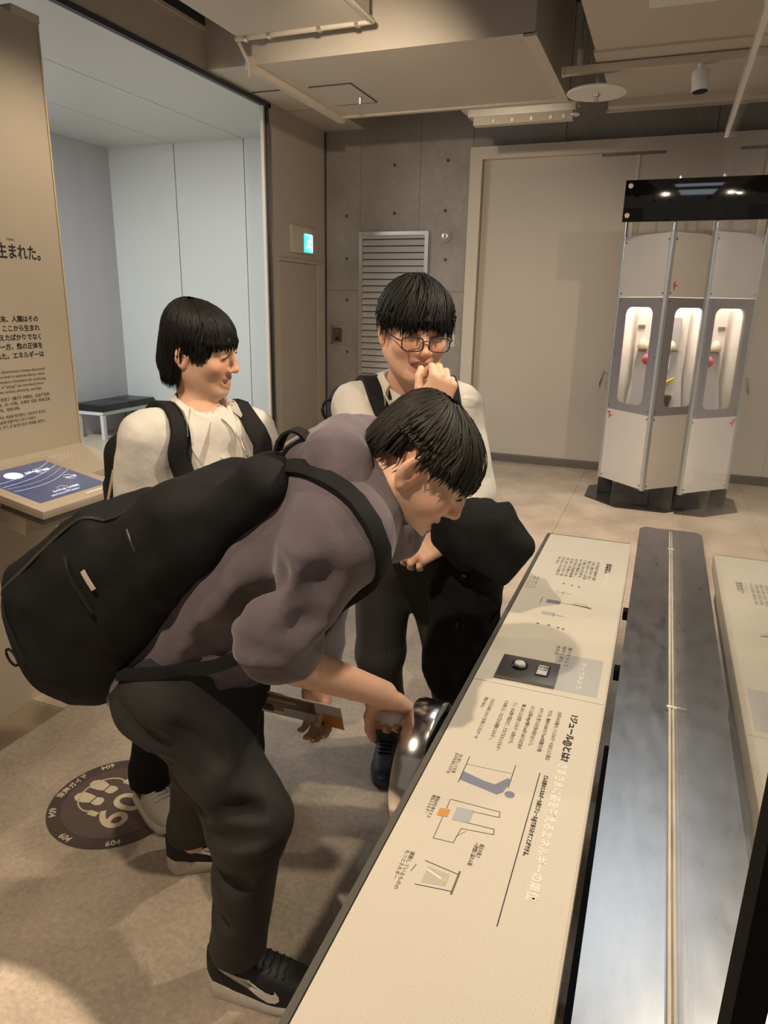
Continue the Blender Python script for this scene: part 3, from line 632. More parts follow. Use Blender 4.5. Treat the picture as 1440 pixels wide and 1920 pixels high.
# inside of the booth: small lit counter scene
M_in = mat('interior_grey', (0.50, 0.46, 0.46), 0.6)
bi = empty('booth_counter', (-0.04, 6.40, Z0), 'pale pink pedestal counter with dispensers inside the lit booth', 'counter')
MB().prism([(KC.x - .23, KC.y - .02, .72), (KC.x + .23, KC.y - .02, .72), (KC.x + .17, KC.y + .05, 1.26), (KC.x - .17, KC.y + .05, 1.26)], (0, .12, 0)).build('sloped_front', M_in, bi)
box('back_board', (KC.x - .20, KC.y + .10, .70), (KC.x + .20, KC.y + .115, 1.66), M_lit, bi)
box('panel_box', (KC.x + .03, KC.y + .02, 1.262), (KC.x + .14, KC.y + .098, 1.52), M_in, bi)
for x in (-.135, -.03, .09):
    MB().lathe([(.040, 0), (.046, .02), (.030, .06), (.012, .085), (.002, .088)], (KC.x + x, KC.y + .04, 1.262), (0, 0, 1), 18).build('dispenser_cone', mat('cream_plastic', (0.72, 0.62, 0.46), .4), bi, smooth=True)
for x in (-.19, -.06, .06): box('name_strip', (KC.x + x, KC.y + .09, 1.43), (KC.x + x + .055, KC.y + .0995, 1.455), M_printg, bi)
MB().prism([(KC.x + .02, KC.y - .03, 1.10), (KC.x + .09, KC.y - .03, 1.10), (KC.x + .085, KC.y - .01, 1.22), (KC.x + .03, KC.y - .01, 1.22)], (0, .03, 0)).build('round_card', M_lit, bi)
ba = empty('red_ball', (-0.13, 6.28, 1.16), 'small red ball in the left booth window', 'ball')
MB().lathe([(.001, -.045), (.022, -.038), (.039, -.022), (.045, 0), (.039, .022), (.022, .038), (.001, .045)], (-0.125, 6.30, 1.185), (0, 0, 1), 20).build('ball', mat('red_plastic', (0.65, 0.10, 0.10), .35), ba, smooth=True)
MB().cyl((-0.125, 6.30, 1.23), (-0.125, 6.30, 1.30), .004, seg=6).build('stem', M_alu, ba)
MB().cyl((-0.125, 6.30, .17), (-0.125, 6.30, 1.142), .006, seg=6).build('stand', M_alu, ba)
tg = empty('tongs', (0.02, 6.33, 1.0), 'yellow plastic tongs propped on the booth counter', 'tongs')
M_yel = mat('yellow_plastic', (0.80, 0.62, 0.03), .4)
MB().tube([(-0.06, 6.325, .95), (0.03, 6.325, .985), (0.10, 6.33, 1.03)], [.014, .012, .005], 8).build('arm', M_yel, tg, smooth=True)
MB().tube([(-0.06, 6.325, .94), (0.03, 6.32, 1.00), (0.10, 6.33, 1.045)], [.013, .012, .005], 8).build('arm', M_yel, tg, smooth=True)
cc = empty('coffee_cup', (0.05, 6.33, .80), 'small framed brown cup on the booth counter front', 'cup')
box('card', (KC.x + .02, 6.352, .775), (KC.x + .155, 6.358, .935), M_lit, cc)
MB().lathe([(.030, 0), (.045, .06), (.052, .105), (.046, .105), (.04, .06), (.002, .01)], (KC.x + .088, 6.300, .795), (0, 0, 1), 20).build('cup', mat('brown_ceramic', (0.17, 0.07, 0.03), .4), cc, smooth=True)
l = bpy.data.lights.new('booth_lamp', 'AREA'); l.shape = 'DISK'; l.size = .30; l.energy = 15; l.color = (1, .84, .74)
lo = bpy.data.objects.new('booth_lamp', l); COL.objects.link(lo); lo.location = (KC.x, KC.y - .06, Z1 - .04)

# ================================================================== text wall and touch-screen console at the left
TWX = -2.30
tw = box('wall_text', (TWX - .12, -2.5, 0.0), (TWX, 2.315, 2.553), mat('text_wall_paint', (0.50, 0.43, 0.335), 0.5, noise=0.02), kind='structure')
box('wall_cap', (TWX - .125, 2.20, 2.548), (TWX + .006, 2.325, 2.575), M_trim, tw)
box('wall_edge', (TWX - .005, 2.315, 0.95), (TWX + .003, 2.322, 2.553), M_printy, tw)
def wtext(body, y_end, z, size, m, bold=0.0, space=1.0, width=None, name='wall_lettering'):
    """right-hand end of the line at y_end"""
    t = text_mesh(name, body, m, tw, (TWX + .0006, y_end, z), (0, 1, 0), (0, 0, 1), size, align='LEFT', extrude=.0004, bold=bold, space=space, width=width)
    ys = [v.co.y for v in t.data.vertices]; off = y_end - max(ys)
    for v in t.data.vertices: v.co.y += off
    return t
wtext('エネルギーの時代が生まれた。', 2.212, 1.722, .058, M_print, bold=.0009, width=.60)
wtext('うまれた', 2.10, 1.781, .010, M_printg)
for k, (s, y) in enumerate((('熱と光の研究がすすみ、19世紀末、人類はその', 2.165), ('正体をつきとめ、新しい時代をひらきました。ここから生まれ', 2.168), ('た量子の考えは、くらしや産業を変えたばかりでなく', 2.170), ('通信や医療など幅広い技術につながった。一方、熱の正体を', 2.172), ('探る研究からはエネルギーという考えが生まれた。エネルギーは', 2.175))):
    wtext(s, y, 1.492 - k * .0335, .0250, M_print, bold=.0004)
for k, (s, y) in enumerate((('Through the study of this phenomenon, humans discovered', 2.170), ('the quantum world and gave birth to quantum theory, which', 2.165), ('later became a foundation for producing', 2.168), ('new technology. The idea of "energy" was introduced from', 2.155), ('heat, motion, electricity, and light.', 2.145))):
    wtext(s, y, 1.305 - k * .0185, .0150, M_printg)
for k, (s, y) in enumerate((('世纪末人类在研究中发现了《量子》的概念。从此产生的', 2.178), ('新技术的基础。另一方面、在思考《热》的真正面', 2.178), ('电、电和光等。', 2.03))):
    wtext(s, y, 1.203 - k * .0195, .0145, M_printg)
for k, (s, y) in enumerate((('연구에서 양자라고 하는 개념을 발견했다. 이로부터 생겨난', 2.150), ('새로운 기술을 만들어낸 기초가 되었다.', 2.10), ('에너지는 열, 빛, 전기, 및 움직임 등의 형태를 취한다.', 2.142))):
    wtext(s, y, 1.137 - k * .0185, .0138, M_printg)
con = empty('touch_console', (-2.1, 1.8, 0), 'beige angled console with a tilted touch screen below the text wall', 'console')
M_con = mat('console_beige', (0.50, 0.43, 0.335), 0.42, noise=0.02)
M_side = mat('console_dark_edge', (0.10, 0.09, 0.08), 0.4, metal=0.3)
cy0, cy1 = 0.2, 2.42
MB().prism([(TWX + .001, cy0, .985), (TWX + .26, cy0, .925), (TWX + .26, cy0, .895), (TWX + .001, cy0, .90)], (0, 2.31 - cy0, 0)).build('ledge', M_con, con)
# tilted tray: front lower edge along Y at the room side
TA = math.radians(11); RT = Matrix.Rotation(TA, 3, 'Y')
tc0 = Vector((-2.045, 1.868, .925))
MB().obox(tc0, (.40, .40, .030), RT, .004).build('tray', M_con, con, smooth=True)
MB().obox(tc0 + RT @ Vector((0, 0, -.026)), (.385, .385, .024), RT, .002).build('tray_edge', M_side, con)
MB().obox(tc0 + RT @ Vector((-.045, 0, -.075)), (.30, .36, .075), RT, .004).build('tray_support', M_con, con)
box('pedestal', (TWX + .001, 0.3, 0.0), (TWX + .06, 2.20, .90), M_con, con)
scr = MB().obox(tc0 + RT @ Vector((-.012, 0.0, .0155)), (.305, .31, .003), RT)
scr = scr.build('screen', None, con)
sm = bpy.data.materials.new('screen_space_picture'); sm.use_nodes = True; nt = sm.node_tree; b = nt.nodes['Principled BSDF']
b.inputs['Roughness'].default_value = .12; b.inputs['Base Color'].default_value = (.01, .012, .02, 1)
tcn = nt.nodes.new('ShaderNodeTexCoord'); nz = nt.nodes.new('ShaderNodeTexNoise'); nz.inputs['Scale'].default_value = 6; nz.inputs['Detail'].default_value = 5
nt.links.new(tcn.outputs['Object'], nz.inputs['Vector'])
rp = nt.nodes.new('ShaderNodeValToRGB'); rp.color_ramp.elements[0].color = (.035, .05, .12, 1); rp.color_ramp.elements[1].color = (.13, .12, .16, 1); rp.color_ramp.elements[0].position = .35; rp.color_ramp.elements[1].position = .75
nt.links.new(nz.outputs['Fac'], rp.inputs['Fac']); nt.links.new(rp.outputs[0], b.inputs['Emission Color']); b.inputs['Emission Strength'].default_value = 1.0
scr.data.materials.append(sm)
M_glow = mat('screen_glow', (.6, .65, .75), .3, emit=(.75, .85, 1.0), emits=1.1)
M_glow2 = mat('screen_line_glow', (.3, .33, .4), .3, emit=(.45, .5, .65), emits=.8)
def sp_(a, c, d=.0178): return tc0 + RT @ Vector((-.012 + a, c * .8, d))
sx, sy = .1525, .1925
MB().prism([sp_(-.085 + .03 * math.cos(t) , -.06 + .042 * math.sin(t)) for t in [2 * math.pi * k / 24 for k in range(24)]], RT @ Vector((0, 0, .0004))).build('screen_sun', M_glow, scr)
def arc(x0, x1, bow, w=.0022):
    b = MB(); pts = [(x0 + (x1 - x0) * k / 16 + bow * math.sin(math.pi * k / 16), -sy + .004 + (2 * sy - .008) * k / 16) for k in range(17)]
    for (a, c), (a2, c2) in zip(pts, pts[1:]): b.prism([sp_(a, c), sp_(a + w, c), sp_(a2 + w, c2), sp_(a2, c2)], RT @ Vector((0, 0, .0004)))
    b.build('screen_orbit', M_glow2, scr)
arc(-.02, -.09, .02); arc(.03, -.03, .03); arc(-.05, -.13, .02); arc(.0, -.06, .03, .001)
for a, c in ((-.075, .07), (.03, .125), (.10, .0)):
    MB().tube([sp_(a + .022 * math.cos(t), c + .026 * math.sin(t)) for t in [2 * math.pi * k / 20 for k in range(20)]], .0007, 4, True).build('screen_ring', M_glow2, scr)
for s, a, c, sz in (('太陽の光', -.075, -.005, .016), ('熱と温度', -.068, .05, .016), ('光と波', .038, .10, .016), ('エネルギーの発見', .112, -.07, .015), ('ふれてえらんでください', .135, -.11, .012)):
    text_mesh('screen_lettering', s, M_glow, scr, sp_(a, c), (0, 1, 0), RT @ Vector((-1, 0, 0)), sz, extrude=.0002)
for i in range(9):
    for j in range(4):
        x = TWX + .06 + j * .018; MB().cyl((x, 2.05 + i * .016, .985 - (x - TWX) * .21 - .002), (x, 2.05 + i * .016, .985 - (x - TWX) * .21 + .001), .0035, seg=6).build('speaker_hole', M_printw, con)
MB().obox(tc0 + RT @ Vector((.165, .08, .0155)), (.008, .11, .001), RT).build('tray_slot', M_printw, con)

# ================================================================== round audio-guide sticker on the floor
M_st1 = mat('sticker_dark', (0.070, 0.050, 0.046), 0.5, noise=0.1, nscale=60)
M_st2 = mat('sticker_mid', (0.105, 0.072, 0.066), 0.5, noise=0.1, nscale=60)
M_stw = mat('sticker_cream', (0.62, 0.54, 0.40), 0.5)
SC = Vector((-1.495, 1.505, 0)); SR = .216
st = empty('floor_sticker', SC, 'round brown floor sticker for the audio guide with footprints and number 604', 'sticker')
MB().lathe([(SR, 0), (SR, .0015)], SC, (0, 0, 1), 64).build('disc', M_st1, st)
MB().lathe([(SR * .80, .0015), (SR * .80, .002)], SC, (0, 0, 1), 64).build('inner_disc', M_st2, st)
up = Vector((-1, 0, 0)); rt = Vector((0, 1, 0))     # reader's up / right on the sticker
def sq(a, c, z=.0024): return SC + rt * a + up * c + Vector((0, 0, z))
text_mesh('number', '60', M_stw, st, sq(-.118, -.088), rt, up, .145, extrude=.0003, bold=.002, width=.160, res=5)
text_mesh('number', '4', M_stw, st, sq(.052, -.088), rt, up, .145, extrude=.0003, bold=.002, res=5)
for ang, s in ((0, '604'), (53, '604'), (99, '604'), (141, '604'), (-53, '604'), (-99, '604'), (-140, '604'), (180, '音声ガイド')):
    a = math.radians(ang); d = up * -math.cos(a) + rt * math.sin(a)
    u2 = -d if s == '604' else d
    r2 = Vector((u2.y, -u2.x, 0)); o = SC + d * SR * (.96 if s == '604' else .845) + Vector((0, 0, .0022))
    text_mesh('rim_lettering', s, M_stw, st, o, r2, u2, .030 if s == '604' else .026, align='CENTER', extrude=.0003, bold=.0006)
def sole(cx_, cz_, mirror):
    prof = [(-.012, -.052), (.010, -.055), (.018, -.040), (.015, -.018), (.024, .010), (.024, .036), (.012, .052), (-.006, .052), (-.020, .036), (-.020, .008), (-.016, -.018), (-.020, -.040)]
    f = -1 if mirror else 1
    toe = [p for p in prof if p[1] > -.012]; heel = [p for p in prof if p[1] < -.012]
    toe = [(p[0] * f, p[1]) for p in prof[3:11]]; toe[0] = (toe[0][0], -.014); toe[-1] = (toe[-1][0], -.014)
    heel = [(p[0] * f, p[1]) for p in prof[:4] + prof[10:]]; heel = [(a, min(c, -.019)) for a, c in heel]
    for pl in (toe, heel):
        MB().prism([sq(cx_ + a, cz_ + c) for a, c in pl], (0, 0, .0003)).build('footprint', M_stw, st)
sole(-.030, .092, True); sole(.034, .092, False)
MB().tube([sq(-.075, .035, .003)] + [sq(.003 + .086 * math.cos(t), .060 + .074 * math.sin(t), .003) for t in [math.pi * (1 - k / 14) for k in range(15)]] + [sq(.081, .035, .003)], .0028, 5).build('headphone_band', M_stw, st)
for s in (-1, 1):
    MB().prism([sq(.003 + s * .083 + a, .035 + c) for a, c in ((-.010, -.022), (.010, -.022), (.010, .012), (-.010, .012))], (0, 0, .0003)).build('headphone_cup', M_stw, st)

# ================================================================== ceiling spot housings (they hold the lamps listed at the top)
SPOT_PLACE = ['over the far side of the steel trough', 'above and behind the bending student', 'over the bottom left corner of the floor', 'over the near end of the trough', 'at the far left before the text wall', 'between the text wall and the students', 'before the bulkhead, aimed at the partition', 'before the right ceiling panel, aimed at the floor', 'at the right, aimed at the booth', 'before the bulkhead, aimed at the louvre']
for k, (p, t) in enumerate(SPOTS):
    d = (t - p).normalized(); e = empty('ceiling_spotlight', p, 'black ceiling spotlight', 'spotlight', 'ceiling spotlights out of view')
    e['label'] = 'black ceiling spotlight hung ' + SPOT_PLACE[k]
    MB().lathe([(.058, -.14), (.064, -.13), (.064, .02), (.060, .02), (.058, -.10)], p, tuple(d), 24).build('head', M_black, e, smooth=True)
    top = 3.10 if p.z < 3.10 else 4.2
    b_ = p - d * .12
    MB().cyl(b_, (b_.x, b_.y, 4.2), .012, seg=8).build('stem', M_black, e, smooth=True)
for nm, y0, y1, lb in (('near', 2.55, 3.65, 'long dim cool ceiling luminaire under the right ceiling panel'), ('far', 4.05, 4.36, 'short dim cool ceiling luminaire behind the long one')):
    cl = empty('trough_luminaire', (0.1, (y0 + y1) / 2, 3.06), lb, 'ceiling light')
    box('housing', (-0.28, y0, 3.05), (0.48, y1, 3.09), M_white, cl)
    for x in (-.15, .35): box('hanger', (x - .01, (y0 + y1) / 2 - .01, 3.09), (x + .01, (y0 + y1) / 2 + .01, 3.11), M_alu, cl)
# ================================================================== implicit surfaces -> one continuous mesh each
def unit(v): v = np.asarray(v, float); return v / np.linalg.norm(v)
def vnoise(P, scale, seed=0):
    """smooth value noise on (N,3) points, -1..1"""
    Q = P * scale + seed * 17.31; I = np.floor(Q).astype(np.int64); F = Q - I; F = F * F * (3 - 2 * F)
    def h(i, j, k):
        n = (i * 374761393 + j * 668265263 + k * 2147483647 + seed * 1442695) & 0xffffffff
        n = ((n ^ (n >> 13)) * 1274126177) & 0xffffffff
        return ((n ^ (n >> 16)) & 0xffff) / 32767.5 - 1
    r = 0
    for a in (0, 1):
        for b in (0, 1):
            for c in (0, 1):
                w = (F[:, 0] if a else 1 - F[:, 0]) * (F[:, 1] if b else 1 - F[:, 1]) * (F[:, 2] if c else 1 - F[:, 2])
                r = r + w * h(I[:, 0] + a, I[:, 1] + b, I[:, 2] + c)
    return r
class Frame:
    """local axes: x = person's right, y = forward, z = up"""
    def __init__(s, o, right, fwd, up): s.o = np.asarray(o, float); s.R = np.stack([unit(right), unit(fwd), unit(up)], 1)
    def p(s, *a): return s.o + s.R @ np.asarray(a if len(a) == 3 else a[0], float)
    def d(s, *a): return s.R @ np.asarray(a if len(a) == 3 else a[0], float)
    def inv(s, P): return (np.asarray(P) - s.o) @ s.R
    @staticmethod
    def look(o, fwd, up=(0, 0, 1), roll=0.0):
        f = unit(fwd); r = unit(np.cross(f, up)); u = np.cross(r, f)
        c, sn = math.cos(roll), math.sin(roll); return Frame(o, r * c + u * sn, f, u * c - r * sn)
class SDF:
    def __init__(s, lo, hi, res, dense=()):
        s.ax = []
        for k in range(3):
            segs = sorted([(max(d[0][k], lo[k]), min(d[1][k], hi[k]), d[2]) for d in dense if d[0][k] < hi[k] and d[1][k] > lo[k]])
            c = [lo[k]]
            while c[-1] < hi[k]:
                r = res
                for a, b, q in segs:
                    if a - res <= c[-1] <= b: r = min(r, q)
                c.append(c[-1] + r)
            s.ax.append(np.array(c))
        s.f = np.full([len(a) for a in s.ax], 0.2, np.float32)
    def _sub(s, lo, hi, m):
        sl = []
        for k in range(3):
            a = np.searchsorted(s.ax[k], lo[k] - m); b = np.searchsorted(s.ax[k], hi[k] + m); sl.append(slice(max(a - 1, 0), min(b + 1, len(s.ax[k]))))
        return tuple(sl)
    def _pts(s, sl): return s.ax[0][sl[0]][:, None, None], s.ax[1][sl[1]][None, :, None], s.ax[2][sl[2]][None, None, :]
    def _apply(s, sl, d, k, op):
        f = s.f[sl]; d = d.astype(np.float32)
        if op == 'add':
            if k > 0: h = np.maximum(k - np.abs(f - d), 0) / k; s.f[sl] = np.minimum(f, d) - h * h * k * .25
            else: s.f[sl] = np.minimum(f, d)
        elif op == 'cut':
            d = -d
            if k > 0: h = np.maximum(k - np.abs(f - d), 0) / k; s.f[sl] = np.maximum(f, d) + h * h * k * .25
            else: s.f[sl] = np.maximum(f, d)
        else: # keep only inside
            s.f[sl] = np.maximum(f, d)
    def cap(s, a, b, r1, r2=None, k=.02, op='add', flat=None):
        """tapered capsule; flat=(axis, factor) squashes it along a direction (elliptic section)"""
        a = np.asarray(a, float); b = np.asarray(b, float); r2 = r1 if r2 is None else r2
        R = max(r1, r2); sl = s._sub(np.minimum(a, b) - R, np.maximum(a, b) + R, k + .03)
        X, Y, Z = s._pts(sl); ab = b - a; L2 = max(ab @ ab, 1e-12)
        t = np.clip(((X - a[0]) * ab[0] + (Y - a[1]) * ab[1] + (Z - a[2]) * ab[2]) / L2, 0, 1)
        dx, dy, dz = X - a[0] - t * ab[0], Y - a[1] - t * ab[1], Z - a[2] - t * ab[2]
        if flat is not None:
            n, q = unit(flat[0]), flat[1]; e = dx * n[0] + dy * n[1] + dz * n[2]; e = e * (1 / q - 1)
            dx, dy, dz = dx + e * n[0], dy + e * n[1], dz + e * n[2]
            g = np.sqrt(dx * dx + dy * dy + dz * dz); d = (g - (r1 + (r2 - r1) * t)) * (q if q < 1 else 1)
        else: d = np.sqrt(dx * dx + dy * dy + dz * dz) - (r1 + (r2 - r1) * t)
        s._apply(sl, d, k, op); return s
    def chain(s, pts, rr, k=.02, op='add', flat=None):
        for i in range(len(pts) - 1): s.cap(pts[i], pts[i + 1], rr[i], rr[i + 1], k, op, flat)
        return s
    def ell(s, c, r, R=None, k=.02, op='add'):
        c = np.asarray(c, float); r = np.asarray(r, float); R = np.eye(3) if R is None else R
        e = np.sqrt(((R * r) ** 2).sum(1)); sl = s._sub(c - e, c + e, k + .03); X, Y, Z = s._pts(sl)
        q = [(X - c[0]) * R[0, i] + (Y - c[1]) * R[1, i] + (Z - c[2]) * R[2, i] for i in range(3)]
        k0 = np.sqrt(sum((q[i] / r[i]) ** 2 for i in range(3))); k1 = np.sqrt(sum((q[i] / r[i] ** 2) ** 2 for i in range(3)))
        d = k0 * (k0 - 1) / np.maximum(k1, 1e-6); s._apply(sl, d, k, op); return s
    def rbox(s, c, h, R=None, r=.02, k=.02, op='add'):
        c = np.asarray(c, float); h = np.asarray(h, float); R = np.eye(3) if R is None else R
        e = (np.abs(R) * h).sum(1); sl = s._sub(c - e, c + e, k + .03); X, Y, Z = s._pts(sl)
        q = [np.abs((X - c[0]) * R[0, i] + (Y - c[1]) * R[1, i] + (Z - c[2]) * R[2, i]) - (h[i] - r) for i in range(3)]
        o = np.sqrt(sum(np.maximum(x, 0) ** 2 for x in q)); i_ = np.minimum(np.maximum(np.maximum(q[0], q[1]), q[2]), 0)
        s._apply(sl, o + i_ - r, k, op); return s
    def plane(s, p, n, op='cut'):
        """op cut removes the side the normal points to"""
        p = np.asarray(p, float); n = unit(n); X, Y, Z = s._pts((slice(None),) * 3)
        d = (X - p[0]) * n[0] + (Y - p[1]) * n[1] + (Z - p[2]) * n[2]
        s.f = np.maximum(s.f, d.astype(np.float32)); return s
    def sample(s, P):
        P = np.asarray(P, float).reshape(-1, 3); idx = []; fr = []
        for k in range(3):
            i = np.clip(np.searchsorted(s.ax[k], P[:, k]) - 1, 0, len(s.ax[k]) - 2); idx.append(i)
            fr.append(np.clip((P[:, k] - s.ax[k][i]) / (s.ax[k][i + 1] - s.ax[k][i]), 0, 1))
        r = 0
        for a in (0, 1):
            for b in (0, 1):
                for c in (0, 1):
                    w = (fr[0] if a else 1 - fr[0]) * (fr[1] if b else 1 - fr[1]) * (fr[2] if c else 1 - fr[2]); r = r + w * s.f[idx[0] + a, idx[1] + b, idx[2] + c]
        return r
    def grad(s, P, e=.006):
        P = np.asarray(P, float).reshape(-1, 3); g = np.stack([(s.sample(P + d) - s.sample(P - d)) for d in np.eye(3) * e], 1)
        return g / np.maximum(np.linalg.norm(g, axis=1, keepdims=True), 1e-9)
    def snap(s, P, off=0.0, it=12):
        """move points onto the surface raised by off"""
        P = np.asarray(P, float).reshape(-1, 3).copy()
        for _ in range(it): P -= s.grad(P) * (s.sample(P) - off)[:, None] * .8
        return P
    def mesh(s):
        f = s.f; ins = f < 0
        n = np.zeros([d - 1 for d in f.shape], np.int8)
        for a in (0, 1):
            for b in (0, 1):
                for c in (0, 1): n += ins[a:f.shape[0] - 1 + a, b:f.shape[1] - 1 + b, c:f.shape[2] - 1 + c]
        act = (n > 0) & (n < 8); I = np.argwhere(act); vid = np.full(act.shape, -1, np.int64); vid[act] = np.arange(len(I))
        acc = np.zeros((len(I), 3)); cnt = np.zeros(len(I))
        corner = {}
        for a in (0, 1):
            for b in (0, 1):
                for c in (0, 1): corner[a, b, c] = f[I[:, 0] + a, I[:, 1] + b, I[:, 2] + c].astype(float)
        for (p, q) in [(p, q) for p in corner for q in corner if sum(abs(x - y) for x, y in zip(p, q)) == 1 and p < q]:
            A, B = corner[p], corner[q]; m = (A < 0) != (B < 0); t = A[m] / (A[m] - B[m])
            acc[m] += np.array(p) + t[:, None] * (np.array(q) - np.array(p)); cnt[m] += 1
        acc /= cnt[:, None]
        V = np.zeros_like(acc)
        for k in range(3): x = s.ax[k]; V[:, k] = x[I[:, k]] + acc[:, k] * (x[I[:, k] + 1] - x[I[:, k]])
        quads = []
        for k in range(3):
            sl0 = [slice(None)] * 3; sl1 = [slice(None)] * 3; sl0[k] = slice(0, -1); sl1[k] = slice(1, None)
            ch = ins[tuple(sl0)] != ins[tuple(sl1)]; u, v = [(1, 2), (2, 0), (0, 1)][k]
            E = np.argwhere(ch); ok = (E[:, u] > 0) & (E[:, v] > 0) & (E[:, u] < f.shape[u] - 1) & (E[:, v] < f.shape[v] - 1); E = E[ok]
            g = []
            for du, dv in ((-1, -1), (0, -1), (0, 0), (-1, 0)):
                C = E.copy(); C[:, u] += du; C[:, v] += dv; g.append(vid[C[:, 0], C[:, 1], C[:, 2]])
            Q = np.stack(g, 1); flip = ~ins[E[:, 0], E[:, 1], E[:, 2]]; Q[flip] = Q[flip][:, ::-1]; quads.append(Q)
        Q = np.concatenate(quads); Q = Q[(Q >= 0).all(1)]
        return V, Q
def mesh_np(name, V, Q, m, parent, smooth=True, colors=None):
    me = bpy.data.meshes.new(name)
    me.vertices.add(len(V)); me.vertices.foreach_set('co', np.asarray(V, np.float32).ravel())
    Q = np.asarray(Q); n = Q.shape[1]
    me.loops.add(len(Q) * n); me.loops.foreach_set('vertex_index', Q.astype(np.int32).ravel())
    me.polygons.add(len(Q)); me.polygons.foreach_set('loop_start', np.arange(0, len(Q) * n, n, dtype=np.int32))
    me.update(calc_edges=True)
    if colors is not None:
        a = me.color_attributes.new('paint', 'FLOAT_COLOR', 'POINT'); c = np.ones((len(V), 4), np.float32); c[:, :3] = colors; a.data.foreach_set('color', c.ravel())
    me.validate()
    return link(name, me, m, parent, smooth)
def relax(V, Q, it=2, lam=.5):
    """a little laplacian smoothing"""
    E = np.concatenate([Q[:, [i, (i + 1) % Q.shape[1]]] for i in range(Q.shape[1])]); E = np.concatenate([E, E[:, ::-1]])
    deg = np.bincount(E[:, 0], minlength=len(V)).astype(float); deg[deg == 0] = 1
    V = V.copy()
    for _ in range(it):
        S = np.stack([np.bincount(E[:, 0], weights=V[E[:, 1], k], minlength=len(V)) for k in range(3)], 1) / deg[:, None]; V += lam * (S - V)
    return V
def normals(V, Q):
    n = np.cross(V[Q[:, 2]] - V[Q[:, 0]], V[Q[:, 3]] - V[Q[:, 1]]); N = np.zeros_like(V)
    for i in range(4):
        for k in range(3): N[:, k] += np.bincount(Q[:, i], weights=n[:, k], minlength=len(V))
    return N / np.maximum(np.linalg.norm(N, axis=1, keepdims=True), 1e-12)
def surf(name, s, m, parent, wrinkle=None, it=1, colors=None, post=None):
    V, Q = s.mesh(); V = relax(V, Q, it)
    if wrinkle is not None: N = normals(V, Q); V = V + N * wrinkle(V)[:, None]
    if post is not None: V = post(V)
    return mesh_np(name, V, Q, m, parent, True, colors(V) if colors else None)
def folds(amp, scale, seed, stretch=(1, 1, 1), sharp=1.0):
    """cloth wrinkles: ridged stretched noise"""
    st = np.asarray(stretch, float)
    def f(V):
        a = vnoise(V * st, scale, seed); b = vnoise(V * st, scale * 2.1, seed + 5)
        return amp * ((1 - np.abs(a)) ** 2 - .4) * sharp + amp * .45 * b
    return f

# ------------------------------------------------------------------ people: shared pieces
M_skin = mat('skin', (0.55, 0.33, 0.22), 0.48, attr='paint', noise=0.05, nscale=60, bump=0.03, bscale=400)
M_skin.node_tree.nodes['Principled BSDF'].inputs['Subsurface Weight'].default_value = 0.10
M_skin.node_tree.nodes['Principled BSDF'].inputs['Subsurface Radius'].default_value = (0.012, 0.005, 0.003)
M_hair = mat('black_hair', (0.005, 0.0045, 0.004), 0.55, spec=0.25, noise=0.3, nscale=40)
M_hairb = mat('dark_brown_hair', (0.014, 0.011, 0.008), 0.58, spec=0.4, noise=0.5, nscale=25)
M_gl = None
M_lash = mat('lash_black', (0.012, 0.009, 0.008), 0.6)
M_teeth = mat('teeth', (0.78, 0.74, 0.66), 0.3)
M_mouth = mat('mouth_dark', (0.10, 0.02, 0.02), 0.6)
SKIN = np.array([0.73, 0.440, 0.305])
